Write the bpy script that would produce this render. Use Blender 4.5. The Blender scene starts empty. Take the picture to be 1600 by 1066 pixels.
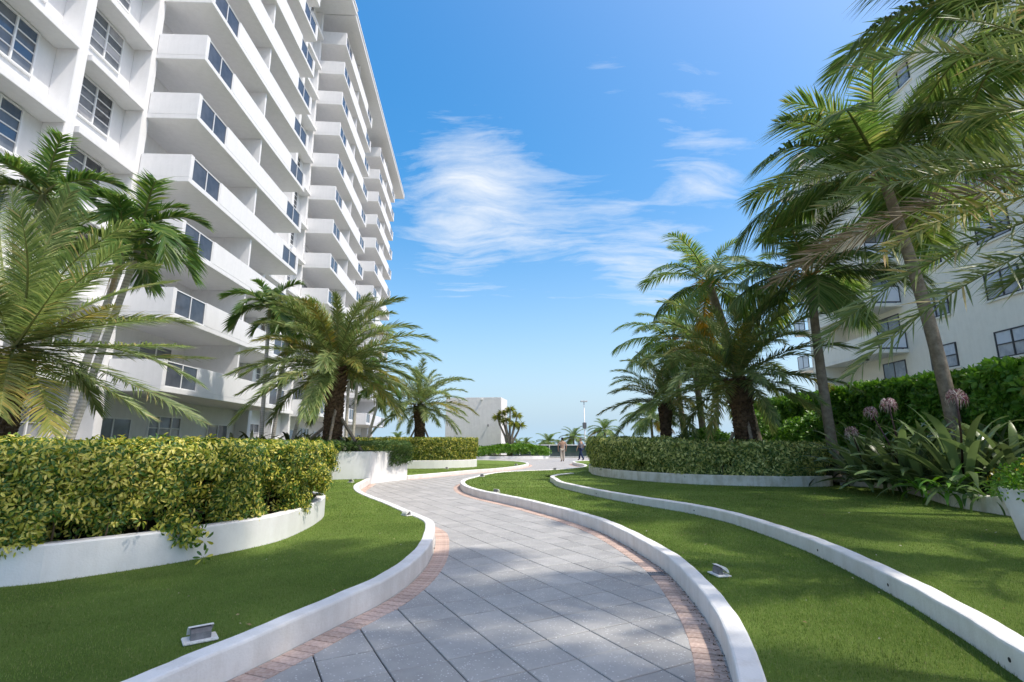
import bpy, bmesh, math, random
import numpy as np
from mathutils import Vector, Matrix, Quaternion
from mathutils.geometry import tessellate_polygon

random.seed(7); RNG = np.random.default_rng(7)
scene = bpy.context.scene
COL = scene.collection
R = math.radians

# ------------------------------------------------------------------ camera, light, exposure
EYE = 1.40; FPX = 800.0; PITCH = math.atan(159/800)
CP, SP = math.cos(PITCH), math.sin(PITCH)
cam_d = bpy.data.cameras.new('camera'); cam = bpy.data.objects.new('camera', cam_d); COL.objects.link(cam)
cam_d.sensor_width = 36; cam_d.lens = 18; cam_d.clip_end = 60000; cam_d.clip_start = 0.05
cam.location = (0, 0, EYE); cam.rotation_euler = (R(90)+PITCH, 0, 0)
scene.camera = cam

SUN = Vector((0.52, -0.19, 0.95)).normalized()
sd = bpy.data.lights.new('sun', 'SUN'); sd.energy = 2.0; sd.angle = R(1.0); sd.color = (1, .93, .82)
sun = bpy.data.objects.new('sun', sd); COL.objects.link(sun)
sun.rotation_euler = SUN.to_track_quat('Z', 'Y').to_euler()

world = bpy.data.worlds.new('World'); scene.world = world; world.use_nodes = True
wn = world.node_tree.nodes; wl = world.node_tree.links; wn.clear()
def N(tree, typ, **kw):
    n = tree.nodes.new(typ)
    for k, v in kw.items():
        if k.startswith('i_'):
            key = k[2:]
            n.inputs[int(key) if key.isdigit() else key.replace('_', ' ')].default_value = v
        else: setattr(n, k, v)
    return n
wt = world.node_tree
sky = N(wt, 'ShaderNodeTexSky', sky_type='NISHITA', sun_disc=False, sun_elevation=math.asin(SUN.z),
        sun_rotation=math.atan2(SUN.x, SUN.y), altitude=0, air_density=1.0, dust_density=4.0, ozone_density=2.5)
gain = N(wt, 'ShaderNodeVectorMath', operation='SCALE'); gain.inputs['Scale'].default_value = 0.19; wl.new(sky.outputs[0], gain.inputs[0])
gam = N(wt, 'ShaderNodeGamma', i_Gamma=0.8); wl.new(gain.outputs[0], gam.inputs[0])
hsv = N(wt, 'ShaderNodeHueSaturation', i_Hue=0.494); wl.new(gam.outputs[0], hsv.inputs['Color'])
# wispy cirrus, anchored to the sky's own directions
geo = N(wt, 'ShaderNodeTexCoord')
sep = N(wt, 'ShaderNodeSeparateXYZ'); wl.new(geo.outputs['Generated'], sep.inputs[0])
def M(op, a, b=None, c=None, clamp=False):
    n = wt.nodes.new('ShaderNodeMath'); n.operation = op; n.use_clamp = clamp
    for i, s in enumerate((a, b, c)):
        if s is None: continue
        if isinstance(s, (int, float)): n.inputs[i].default_value = s
        else: wt.links.new(s, n.inputs[i])
    return n.outputs[0]
smr = N(wt, 'ShaderNodeMapRange'); smr.inputs['From Min'].default_value = 0.0; smr.inputs['From Max'].default_value = 0.45; smr.inputs['To Min'].default_value = 1.4; smr.inputs['To Max'].default_value = 1.78
wl.new(sep.outputs[2], smr.inputs[0]); wl.new(smr.outputs[0], hsv.inputs['Saturation'])
vmr = N(wt, 'ShaderNodeMapRange'); vmr.inputs['From Max'].default_value = 0.40; vmr.inputs['To Min'].default_value = 1.25; vmr.inputs['To Max'].default_value = 1.10
wl.new(sep.outputs[2], vmr.inputs[0]); wl.new(vmr.outputs[0], hsv.inputs['Value'])
zz = M('MAXIMUM', M('ADD', sep.outputs[2], 0.10), 0.03)
comb = N(wt, 'ShaderNodeCombineXYZ')
wl.new(M('DIVIDE', sep.outputs[0], zz), comb.inputs[0]); wl.new(M('DIVIDE', sep.outputs[1], zz), comb.inputs[1])
warp = N(wt, 'ShaderNodeTexNoise', i_Scale=1.1, i_Detail=3.0)
wl.new(comb.outputs[0], warp.inputs['Vector'])
wsc = N(wt, 'ShaderNodeVectorMath', operation='MULTIPLY_ADD'); wsc.inputs[1].default_value = (0.55, 0.55, 0.55)
wl.new(warp.outputs['Color'], wsc.inputs[0]); wl.new(comb.outputs[0], wsc.inputs[2])
mp = N(wt, 'ShaderNodeMapping'); mp.inputs['Rotation'].default_value = (0, 0, R(28)); mp.inputs['Scale'].default_value = (1.0, 2.1, 1)
wl.new(wsc.outputs[0], mp.inputs[0])
n1 = N(wt, 'ShaderNodeTexNoise', i_Scale=2.1, i_Detail=10.0, i_Roughness=0.70, i_Distortion=0.25)
wl.new(mp.outputs[0], n1.inputs['Vector'])
def dpx(u, v):
    x = (u-800)/FPX; y = (533-v)/FPX
    return Vector((x, CP-y*SP, SP+y*CP))
acc = None
for (u, v, rad, amp) in [(735, 310, .12, .42), (840, 345, .13, .30), (690, 265, .10, .22), (770, 275, .09, .22), (1085, 272, .07, .30), (1150, 268, .06, .18), (960, 375, .10, .27),
                         (1030, 420, .10, .40), (940, 125, .05, .16), (1065, 150, .06, .16), (1100, 180, .06, .12), (705, 385, .09, .2), (870, 545, .03, .1), (710, 465, .05, .1)]:
    d = dpx(u, v).normalized()
    dt = N(wt, 'ShaderNodeVectorMath', operation='DISTANCE'); dt.inputs[1].default_value = d
    wl.new(geo.outputs['Generated'], dt.inputs[0])
    q = M('DIVIDE', dt.outputs['Value'], rad)
    g = M('MULTIPLY', M('POWER', 2.718, M('MULTIPLY', M('MULTIPLY', q, q), -1.0)), amp)
    acc = g if acc is None else M('ADD', acc, g)
mp2 = N(wt, 'ShaderNodeMapping'); mp2.inputs['Rotation'].default_value = (0, 0, R(-38)); mp2.inputs['Scale'].default_value = (1.0, 4.5, 1)
wl.new(wsc.outputs[0], mp2.inputs[0])
n2 = N(wt, 'ShaderNodeTexNoise', i_Scale=2.6, i_Detail=8.0, i_Roughness=0.6, i_Distortion=0.35); wl.new(mp2.outputs[0], n2.inputs['Vector'])
nn_ = M('ADD', M('MULTIPLY', n1.outputs[0], 0.5), M('MULTIPLY', n2.outputs[0], 0.5))
dens = M('MULTIPLY', M('SUBTRACT', M('ADD', nn_, M('MULTIPLY', acc, 0.50)), 0.635), 3.0, clamp=True)
dens = M('MULTIPLY', dens, 0.85)
mixc = N(wt, 'ShaderNodeMix', data_type='RGBA')
mixc.inputs['B'].default_value = (0.84, 0.87, 0.90, 1)
wl.new(dens, mixc.inputs['Factor']); hz = N(wt, 'ShaderNodeMix', data_type='RGBA'); hz.inputs['B'].default_value = (.50, .72, .92, 1)
wl.new(M('MULTIPLY', M('POWER', 2.718, M('MULTIPLY', M('MAXIMUM', sep.outputs[2], 0.0), -6.5)), 0.88), hz.inputs['Factor']); wl.new(hsv.outputs[0], hz.inputs['A'])
wl.new(hz.outputs['Result'], mixc.inputs['A'])
bg = N(wt, 'ShaderNodeBackground', i_Strength=0.60); wl.new(mixc.outputs['Result'], bg.inputs[0])
wo = N(wt, 'ShaderNodeOutputWorld'); wl.new(bg.outputs[0], wo.inputs[0])

vs = scene.view_settings
vs.view_transform = 'Standard'; vs.look = 'None'; vs.gamma = 1; vs.use_curve_mapping = False
vs.exposure = 0.97

# ------------------------------------------------------------------ helpers
def G(u, v, z=0.0):
    """where the sight line of the photograph's point (u, v) meets the level z"""
    d = dpx(u, v); t = (z-EYE)/d.z
    return Vector((d.x*t, d.y*t, z))
def PY(u, v, Y):
    d = dpx(u, v); t = Y/d.y
    return Vector((d.x*t, Y, EYE+d.z*t))

def tag(o, label=None, cat=None, group=None, kind=None):
    if label: o['label'] = label
    if cat: o['category'] = cat
    if group: o['group'] = group
    if kind: o['kind'] = kind
    return o
def empty(name, loc=(0, 0, 0), rz=0, parent=None):
    o = bpy.data.objects.new(name, None); o.empty_display_size = .1; COL.objects.link(o); o.location = loc; o.rotation_euler.z = rz
    if parent: o.parent = parent
    return o
def link(name, me, parent=None, loc=(0, 0, 0), rot=None, scale=None):
    o = bpy.data.objects.new(name, me); COL.objects.link(o); o.location = loc
    if rot is not None: o.rotation_euler = rot
    if scale is not None: o.scale = scale if hasattr(scale, '__len__') else (scale,)*3
    if parent: o.parent = parent
    return o

class MB:
    def __init__(s): s.v = []; s.f = []; s.m = []
    def quad(s, *pts, mi=0):
        b = len(s.v); s.v += [tuple(p) for p in pts]; s.f.append(tuple(range(b, b+len(pts)))); s.m.append(mi)
    def box(s, x0, x1, y0, y1, z0, z1, mi=0):
        b = len(s.v)
        s.v += [(x0,y0,z0),(x1,y0,z0),(x1,y1,z0),(x0,y1,z0),(x0,y0,z1),(x1,y0,z1),(x1,y1,z1),(x0,y1,z1)]
        for f in ((0,3,2,1),(4,5,6,7),(0,1,5,4),(1,2,6,5),(2,3,7,6),(3,0,4,7)):
            s.f.append(tuple(b+i for i in f)); s.m.append(mi)
    def tube(s, pts, rad, sides=8, mi=0, cap=True):
        pts = [Vector(p) for p in pts]
        if not hasattr(rad, '__len__'): rad = [rad]*len(pts)
        b = len(s.v); n = len(pts); ref = None
        for i, p in enumerate(pts):
            t = (pts[min(i+1, n-1)]-pts[max(i-1, 0)]).normalized()
            if ref is None: ref = Vector((1, 0, 0)) if abs(t.x) < .9 else Vector((0, 1, 0))
            a = (ref - t*ref.dot(t)).normalized(); c = t.cross(a); ref = a
            for k in range(sides):
                an = 2*math.pi*k/sides
                s.v.append(tuple(p + a*math.cos(an)*rad[i] + c*math.sin(an)*rad[i]))
        for i in range(n-1):
            for k in range(sides):
                k2 = (k+1) % sides
                s.f.append((b+i*sides+k, b+i*sides+k2, b+(i+1)*sides+k2, b+(i+1)*sides+k)); s.m.append(mi)
        if cap:
            s.f.append(tuple(b+k for k in reversed(range(sides)))); s.m.append(mi)
            s.f.append(tuple(b+(n-1)*sides+k for k in range(sides))); s.m.append(mi)
    def prism(s, poly, z0, z1, mi=0, bottom=False):
        """vertical prism over a (possibly concave) outline"""
        b = len(s.v); n = len(poly)
        s.v += [(p[0], p[1], z0) for p in poly] + [(p[0], p[1], z1) for p in poly]
        for i in range(n):
            j = (i+1) % n; s.f.append((b+i, b+j, b+n+j, b+n+i)); s.m.append(mi)
        for t in tessellate_polygon([[Vector((p[0], p[1], 0)) for p in poly]]):
            s.f.append(tuple(b+n+i for i in t)); s.m.append(mi)
            if bottom: s.f.append(tuple(b+i for i in reversed(t))); s.m.append(mi)
    def mesh(s, name, mats, smooth=False, bevel=0):
        me = bpy.data.meshes.new(name); me.from_pydata(s.v, [], s.f)
        mats = mats if isinstance(mats, (list, tuple)) else [mats]
        for m in mats: me.materials.append(m)
        if len(mats) > 1: me.polygons.foreach_set('material_index', s.m)
        bm = bmesh.new(); bm.from_mesh(me); bmesh.ops.recalc_face_normals(bm, faces=bm.faces)
        if bevel:
            es = [e for e in bm.edges if len(e.link_faces) == 2 and e.calc_face_angle(0) > .6]
            bmesh.ops.bevel(bm, geom=es, offset=bevel, segments=2, affect='EDGES', clamp_overlap=True)
        bm.to_mesh(me); bm.free()
        if smooth: me.polygons.foreach_set('use_smooth', [True]*len(me.polygons))
        me.update(); return me
    def obj(s, name, mats, parent=None, smooth=False, loc=(0, 0, 0), bevel=0):
        return link(name, s.mesh(name, mats, smooth, bevel), parent, loc)

def np_mesh(name, V, F, mats, smooth=False):
    """V (n,3); F (m,k) of one size, or list of such arrays"""
    Fs = F if isinstance(F, list) else [F]
    me = bpy.data.meshes.new(name); me.vertices.add(len(V)); me.vertices.foreach_set('co', np.asarray(V, np.float32).ravel())
    loops = np.concatenate([f.ravel() for f in Fs]); tot = np.concatenate([np.full(len(f), f.shape[1]) for f in Fs])
    me.loops.add(len(loops)); me.loops.foreach_set('vertex_index', loops.astype(np.int32))
    me.polygons.add(len(tot)); st = np.concatenate([[0], np.cumsum(tot)[:-1]])
    me.polygons.foreach_set('loop_start', st.astype(np.int32)); me.polygons.foreach_set('loop_total', tot.astype(np.int32))
    me.update(calc_edges=True)
    for m in (mats if isinstance(mats, (list, tuple)) else [mats]): me.materials.append(m)
    if smooth: me.polygons.foreach_set('use_smooth', [True]*len(me.polygons))
    return me

def catmull(pts, step=.12):
    pts = [Vector((p[0], p[1])) for p in pts]; out = []
    P = [pts[0]*2-pts[1]] + pts + [pts[-1]*2-pts[-2]]
    for i in range(1, len(P)-2):
        a, b, c, d = P[i-1], P[i], P[i+1], P[i+2]
        n = max(2, int((c-b).length/step))
        for k in range(n):
            t = k/n
            out.append(.5*((2*b)+(c-a)*t+(2*a-5*b+4*c-d)*t*t+(3*b-a-3*c+d)*t**3))
    out.append(pts[-1]); return out
def smooth_line(l, it=3):
    l = [p.copy() for p in l]
    for _ in range(it):
        l = [l[0]] + [(l[i-1]+l[i]*2+l[i+1])/4 for i in range(1, len(l)-1)] + [l[-1]]
    return l
def resample(l, step):
    out = [l[0].copy()]; acc = 0
    for a, b in zip(l, l[1:]):
        d = (b-a).length; pos = step-acc
        while pos <= d:
            out.append(a+(b-a)*(pos/d)); pos += step
        acc = (acc+d) % step if d > 0 else acc
        acc = d-(pos-step) if pos-step >= 0 else acc
    return out
def normals2(l):
    out = []
    for i in range(len(l)):
        t = (l[min(i+1, len(l)-1)]-l[max(i-1, 0)]).normalized(); out.append(Vector((-t.y, t.x)))
    return out
def offset(l, d): return [p+n*d for p, n in zip(l, normals2(l))]
def inside(x, y, poly):
    """vectorised point in polygon"""
    x = np.asarray(x); y = np.asarray(y); c = np.zeros(x.shape, bool); n = len(poly)
    for i in range(n):
        x0, y0 = poly[i][0], poly[i][1]; x1, y1 = poly[(i+1) % n][0], poly[(i+1) % n][1]
        if y0 == y1: continue
        c ^= ((y0 > y) != (y1 > y)) & (x < (x1-x0)*(y-y0)/(y1-y0)+x0)
    return c

# ------------------------------------------------------------------ materials
def mat(name, col=(.5,.5,.5), rough=.6, spec=.4, noise=None, bump=None, metal=0):
    """noise = (scale, colour2, low, high); bump = (scale, strength)"""
    m = bpy.data.materials.new(name); m.use_nodes = True; t = m.node_tree; b = t.nodes['Principled BSDF']
    b.inputs['Base Color'].default_value = (*col, 1); b.inputs['Roughness'].default_value = rough
    b.inputs['Specular IOR Level'].default_value = spec; b.inputs['Metallic'].default_value = metal
    tc = N(t, 'ShaderNodeTexCoord')
    if noise:
        nz = N(t, 'ShaderNodeTexNoise', i_Scale=noise[0], i_Detail=6.0, i_Roughness=.65); t.links.new(tc.outputs['Object'], nz.inputs['Vector'])
        cr = N(t, 'ShaderNodeValToRGB'); e = cr.color_ramp.elements
        e[0].position, e[1].position = noise[2], noise[3]; e[0].color = (*noise[1], 1); e[1].color = (*col, 1)
        t.links.new(nz.outputs[0], cr.inputs[0]); t.links.new(cr.outputs[0], b.inputs['Base Color'])
    if bump:
        nb = N(t, 'ShaderNodeTexNoise', i_Scale=bump[0], i_Detail=5.0); t.links.new(tc.outputs['Object'], nb.inputs['Vector'])
        bp = N(t, 'ShaderNodeBump', i_Strength=bump[1], i_Distance=.02); t.links.new(nb.outputs[0], bp.inputs['Height']); t.links.new(bp.outputs[0], b.inputs['Normal'])
    return m
def stucco(name, col, dirt, drip=.5):
    """painted render with faint streaks, stains and fine grain"""
    m = bpy.data.materials.new(name); m.use_nodes = True; t = m.node_tree; b = t.nodes['Principled BSDF']
    b.inputs['Roughness'].default_value = .75; b.inputs['Specular IOR Level'].default_value = .25
    tc = N(t, 'ShaderNodeTexCoord')
    mp = N(t, 'ShaderNodeMapping'); mp.inputs['Scale'].default_value = (3.0, 3.0, .35); t.links.new(tc.outputs['Object'], mp.inputs[0])
    n1 = N(t, 'ShaderNodeTexNoise', i_Scale=1.6, i_Detail=7.0, i_Roughness=.7); t.links.new(mp.outputs[0], n1.inputs['Vector'])
    n2 = N(t, 'ShaderNodeTexNoise', i_Scale=3.2, i_Detail=9.0, i_Roughness=.7); t.links.new(tc.outputs['Object'], n2.inputs['Vector'])
    ad = N(t, 'ShaderNodeMath', operation='MULTIPLY'); t.links.new(n1.outputs[0], ad.inputs[0]); t.links.new(n2.outputs[0], ad.inputs[1])
    cr = N(t, 'ShaderNodeValToRGB'); e = cr.color_ramp.elements; e[0].position = .36; e[1].position = .36-.3*drip+.12
    e[0].position, e[1].position = .14, .30
    e[0].color = (*dirt, 1); e[1].color = (*col, 1)
    t.links.new(ad.outputs[0], cr.inputs[0]); t.links.new(cr.outputs[0], b.inputs['Base Color'])
    nb = N(t, 'ShaderNodeTexNoise', i_Scale=60.0, i_Detail=4.0); t.links.new(tc.outputs['Object'], nb.inputs['Vector'])
    bp = N(t, 'ShaderNodeBump', i_Strength=.25, i_Distance=.01); t.links.new(nb.outputs[0], bp.inputs['Height']); t.links.new(bp.outputs[0], b.inputs['Normal'])
    return m
def leafmat(name, cols, rough=.45, trans=.3, spec=.4, objvar=.25):
    """cols: colour ramp over a random value per leaf"""
    m = bpy.data.materials.new(name); m.use_nodes = True; t = m.node_tree; b = t.nodes['Principled BSDF']; out = t.nodes['Material Output']
    g = N(t, 'ShaderNodeNewGeometry'); cr = N(t, 'ShaderNodeValToRGB'); els = cr.color_ramp.elements
    while len(els) < len(cols): els.new(.5)
    for e, (p, c) in zip(els, cols): e.position = p; e.color = (*c, 1)
    t.links.new(g.outputs['Random Per Island'], cr.inputs[0])
    oi = N(t, 'ShaderNodeObjectInfo'); mr = N(t, 'ShaderNodeMapRange'); mr.inputs['To Min'].default_value = 1-objvar; mr.inputs['To Max'].default_value = 1+objvar
    t.links.new(oi.outputs['Random'], mr.inputs[0])
    hv = N(t, 'ShaderNodeHueSaturation'); t.links.new(cr.outputs[0], hv.inputs['Color']); t.links.new(mr.outputs[0], hv.inputs['Value'])
    t.links.new(hv.outputs[0], b.inputs['Base Color'])
    b.inputs['Roughness'].default_value = rough; b.inputs['Specular IOR Level'].default_value = spec
    tr = N(t, 'ShaderNodeBsdfTranslucent'); mx = N(t, 'ShaderNodeMixShader', i_0=trans)
    gm = N(t, 'ShaderNodeHueSaturation', i_Value=1.5, i_Saturation=1.1, i_Hue=.49); t.links.new(hv.outputs[0], gm.inputs['Color'])
    t.links.new(gm.outputs[0], tr.inputs[0])
    t.links.new(b.outputs[0], mx.inputs[1]); t.links.new(tr.outputs[0], mx.inputs[2]); t.links.new(mx.outputs[0], out.inputs[0])
    return m
def glassmat(name, col, rough=.05, spec=.7):
    return mat(name, col, rough, spec)

W = {}
W['white'] = stucco('white_render', (.77,.775,.785), (.72,.725,.735))
W['kerb'] = stucco('kerb_paint', (.80,.79,.775), (.68,.66,.63))
W['planter'] = stucco('planter_paint', (.82,.82,.82), (.75,.745,.735))
W['oldwall'] = stucco('weathered_wall', (.74,.72,.67), (.50,.47,.38))
W['cream'] = stucco('cream_render', (.90,.86,.75), (.85,.81,.70))
W['creamslab'] = stucco('cream_slab', (.88,.85,.76), (.80,.77,.69))
W['bulk'] = stucco('grey_white_render', (.78,.77,.76), (.70,.69,.68))
W['frame'] = mat('white_frame', (.80,.81,.82), .4)
W['dframe'] = mat('dark_bronze_frame', (.035,.034,.036), .4)
W['glass'] = mat('window_glass', (.10,.115,.135), .08, .5, noise=(.35, (.20,.22,.25), .40, .62))
W['blue_glass'] = mat('blue_reflecting_glass', (.045,.085,.15), .05, .9, noise=(.5, (.10,.14,.19), .42, .6))
W['tint'] = mat('tinted_balcony_glass', (.060,.070,.09), .12, .35, noise=(.6, (.11,.12,.145), .40, .62))
W['blind'] = mat('window_with_blind', (.42,.42,.44), .25, .6, noise=(.8, (.22,.23,.26), .40, .58))
W['frost'] = mat('frosted_panel', (.72,.75,.80), .25, .5)
W['door'] = mat('grey_door', (.55,.56,.58), .4)
W['dark'] = mat('dark_recess', (.02,.02,.022), .7)
W['bark'] = mat('palm_bark', (.30,.26,.21), .85, .2, noise=(7, (.17,.14,.11), .35, .65), bump=(30, .5))
W['boot'] = mat('palm_boot_bark', (.17,.115,.075), .9, .15, noise=(9, (.055,.035,.024), .35, .62), bump=(40, .6))
W['stem'] = mat('woody_stem', (.22,.16,.10), .85, .2, noise=(12, (.12,.085,.05), .35, .65))
W['core'] = mat('painted_core_shade', (.030,.032,.014), .95, .1, noise=(8, (.012,.014,.006), .35, .65))  # near-black colour stands in for the shade inside the hedges
W['timber'] = mat('weathered_timber', (.38,.33,.28), .85, .2, noise=(14, (.20,.16,.12), .35, .65))
W['soil'] = mat('soil', (.05,.036,.025), .95, .1, noise=(10, (.025,.018,.012), .35, .65), bump=(25, .8))
W['steel'] = mat('painted_steel', (.72,.73,.74), .4, .5)
W['grey_metal'] = mat('grey_cast_metal', (.20,.20,.21), .45, .5, noise=(20, (.13,.13,.14), .4, .6))
W['fixture'] = mat('off_white_fixture', (.84,.83,.80), .45, .4, noise=(30, (.74,.72,.68), .4, .55))

def ringed_bark():
    m = mat('ringed_bark', (.36,.33,.29), .85, .2); t = m.node_tree; b = t.nodes['Principled BSDF']
    tc = N(t, 'ShaderNodeTexCoord')
    wv = N(t, 'ShaderNodeTexWave', wave_type='BANDS', bands_direction='Z', i_Scale=4.2, i_Distortion=1.6, i_Detail=2.0)
    wv.inputs['Detail Scale'].default_value = 1.5; t.links.new(tc.outputs['Object'], wv.inputs[0])
    nz = N(t, 'ShaderNodeTexNoise', i_Scale=9.0, i_Detail=6.0); t.links.new(tc.outputs['Object'], nz.inputs[0])
    mu = N(t, 'ShaderNodeMath', operation='MULTIPLY_ADD'); mu.inputs[1].default_value = .35; t.links.new(wv.outputs[1], mu.inputs[0]); t.links.new(nz.outputs[0], mu.inputs[2])
    cr = N(t, 'ShaderNodeValToRGB'); e = cr.color_ramp.elements; e[0].position, e[1].position = .42, .85; e[0].color = (.37,.345,.31,1); e[1].color = (.56,.53,.49,1)
    t.links.new(mu.outputs[0], cr.inputs[0]); t.links.new(cr.outputs[0], b.inputs['Base Color'])
    bp = N(t, 'ShaderNodeBump', i_Strength=.5, i_Distance=.02); t.links.new(mu.outputs[0], bp.inputs['Height']); t.links.new(bp.outputs[0], b.inputs['Normal'])
    return m
W['ring'] = ringed_bark()

def tilemat():
    m = bpy.data.materials.new('speckled_paver'); m.use_nodes = True; t = m.node_tree; b = t.nodes['Principled BSDF']
    b.inputs['Roughness'].default_value = .62; b.inputs['Specular IOR Level'].default_value = .35
    tc = N(t, 'ShaderNodeTexCoord'); oi = N(t, 'ShaderNodeObjectInfo')
    of = N(t, 'ShaderNodeVectorMath', operation='MULTIPLY_ADD'); of.inputs[1].default_value = (1, 1, 1)
    sc = N(t, 'ShaderNodeVectorMath', operation='SCALE'); sc.inputs['Scale'].default_value = 40
    t.links.new(oi.outputs['Random'], sc.inputs[0])
    t.links.new(tc.outputs['Object'], of.inputs[0]); t.links.new(sc.outputs[0], of.inputs[2])
    vo = N(t, 'ShaderNodeTexVoronoi', i_Scale=55.0); t.links.new(of.outputs[0], vo.inputs['Vector'])
    sz = N(t, 'ShaderNodeSeparateColor'); t.links.new(vo.outputs['Color'], sz.inputs[0])
    th = N(t, 'ShaderNodeMath', operation='MULTIPLY'); th.inputs[1].default_value = .38; t.links.new(sz.outputs[0], th.inputs[0])
    lt = N(t, 'ShaderNodeMath', operation='LESS_THAN'); t.links.new(vo.outputs['Distance'], lt.inputs[0]); t.links.new(th.outputs[0], lt.inputs[1])
    gt = N(t, 'ShaderNodeMath', operation='GREATER_THAN'); gt.inputs[1].default_value = .45; t.links.new(sz.outputs[1], gt.inputs[0])
    ml = N(t, 'ShaderNodeMath', operation='MULTIPLY'); t.links.new(lt.outputs[0], ml.inputs[0]); t.links.new(gt.outputs[0], ml.inputs[1])
    nz = N(t, 'ShaderNodeTexNoise', i_Scale=3.0, i_Detail=8.0, i_Roughness=.7); t.links.new(of.outputs[0], nz.inputs['Vector'])
    cr = N(t, 'ShaderNodeValToRGB'); e = cr.color_ramp.elements; e[0].position, e[1].position = .34, .66; e[0].color = (.335,.325,.315,1); e[1].color = (.43,.418,.40,1)
    t.links.new(nz.outputs[0], cr.inputs[0])
    mr = N(t, 'ShaderNodeMapRange'); mr.inputs['To Min'].default_value = .86; mr.inputs['To Max'].default_value = 1.08; t.links.new(oi.outputs['Random'], mr.inputs[0])
    hv = N(t, 'ShaderNodeHueSaturation'); t.links.new(cr.outputs[0], hv.inputs['Color']); t.links.new(mr.outputs[0], hv.inputs['Value'])
    mx = N(t, 'ShaderNodeMix', data_type='RGBA'); mx.inputs['B'].default_value = (.62,.62,.61,1)
    t.links.new(ml.outputs[0], mx.inputs['Factor']); t.links.new(hv.outputs[0], mx.inputs['A']); t.links.new(mx.outputs['Result'], b.inputs['Base Color'])
    return m
W['tile'] = tilemat()
def brickmat():
    m = mat('pink_brick', (.46,.30,.24), .8, .25); t = m.node_tree; b = t.nodes['Principled BSDF']
    tc = N(t, 'ShaderNodeTexCoord'); oi = N(t, 'ShaderNodeObjectInfo')
    nz = N(t, 'ShaderNodeTexNoise', i_Scale=38.0, i_Detail=6.0); t.links.new(tc.outputs['Object'], nz.inputs[0])
    cr = N(t, 'ShaderNodeValToRGB'); e = cr.color_ramp.elements; e[0].position, e[1].position = .33, .7; e[0].color = (.46,.32,.26,1); e[1].color = (.64,.50,.43,1)
    t.links.new(nz.outputs[0], cr.inputs[0])
    mr = N(t, 'ShaderNodeMapRange'); mr.inputs['To Min'].default_value = .8; mr.inputs['To Max'].default_value = 1.15; t.links.new(oi.outputs['Random'], mr.inputs[0])
    hv = N(t, 'ShaderNodeHueSaturation'); t.links.new(cr.outputs[0], hv.inputs['Color']); t.links.new(mr.outputs[0], hv.inputs['Value']); t.links.new(hv.outputs[0], b.inputs['Base Color'])
    return m
W['brick'] = brickmat()
W['joint'] = mat('dark_joint_sand', (.075,.07,.065), .95, .1, noise=(15, (.04,.037,.034), .35, .65))
W['terrace'] = mat('pale_concrete', (.46,.45,.43), .85, .2, noise=(1.2, (.38,.37,.35), .35, .65))
def lawnmat():
    m = mat('turf', (.07,.13,.02), .9, .15); t = m.node_tree; b = t.nodes['Principled BSDF']; tc = N(t, 'ShaderNodeTexCoord')
    n1 = N(t, 'ShaderNodeTexNoise', i_Scale=.9, i_Detail=5.0); n2 = N(t, 'ShaderNodeTexNoise', i_Scale=45.0, i_Detail=6.0, i_Roughness=.8)
    for n in (n1, n2): t.links.new(tc.outputs['Object'], n.inputs[0])
    ad = N(t, 'ShaderNodeMath', operation='MULTIPLY_ADD'); ad.inputs[1].default_value = .55; t.links.new(n2.outputs[0], ad.inputs[0]); t.links.new(n1.outputs[0], ad.inputs[2])
    cr = N(t, 'ShaderNodeValToRGB'); e = cr.color_ramp.elements; e[0].position, e[1].position = .55, 1.0; e[0].color = (.085,.145,.022,1); e[1].color = (.185,.265,.055,1)
    t.links.new(ad.outputs[0], cr.inputs[0]); t.links.new(cr.outputs[0], b.inputs['Base Color'])
    bp = N(t, 'ShaderNodeBump', i_Strength=.9, i_Distance=.03); t.links.new(n2.outputs[0], bp.inputs['Height']); t.links.new(bp.outputs[0], b.inputs['Normal'])
    return m
W['lawn'] = lawnmat()
def blademat():
    m = leafmat('grass_blade', [(0,(.092,.160,.026)),(.5,(.150,.240,.046)),(.85,(.225,.305,.078)),(1,(.36,.33,.15))], .55, .3, .25, 0)
    t = m.node_tree; cr = [n for n in t.nodes if n.type == 'VALTORGB'][0]; hv = [n for n in t.nodes if n.type == 'HUE_SAT'][0]
    tc = N(t, 'ShaderNodeTexCoord'); nz = N(t, 'ShaderNodeTexNoise', i_Scale=1.1, i_Detail=8.0, i_Roughness=.72); t.links.new(tc.outputs['Object'], nz.inputs[0])
    mr = N(t, 'ShaderNodeMapRange'); mr.inputs['From Min'].default_value = .3; mr.inputs['From Max'].default_value = .7
    mr.inputs['To Min'].default_value = .55; mr.inputs['To Max'].default_value = 1.42; t.links.new(nz.outputs[0], mr.inputs[0]); t.links.new(mr.outputs[0], hv.inputs['Value'])
    return m
W['blade'] = blademat()
W['date'] = leafmat('date_palm_leaf', [(0,(0.107,0.173,0.056)),(.55,(0.197,0.266,0.091)),(.9,(0.296,0.345,0.125)),(1,(0.460,0.361,0.173))], .42, .28)
W['date_y'] = leafmat('yellowing_palm_leaf', [(0,(0.121,0.165,0.033)),(.55,(0.220,0.231,0.050)),(.9,(0.330,0.275,0.066)),(1,(0.363,0.242,0.099))], .45, .3)
W['coco'] = leafmat('coconut_leaf', [(0,(0.072,0.145,0.034)),(.55,(0.136,0.221,0.055)),(.9,(0.224,0.289,0.084)),(1,(0.384,0.335,0.138))], .4, .45)
W['coco_y'] = leafmat('golden_coconut_leaf', [(0,(.28,.19,.02)),(.55,(.38,.26,.035)),(1,(.40,.25,.06))], .45, .35)
W['dry'] = leafmat('dry_palm_leaf', [(0,(.16,.12,.075)),(.55,(.25,.20,.13)),(1,(.34,.29,.20))], .7, .15)
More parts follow.
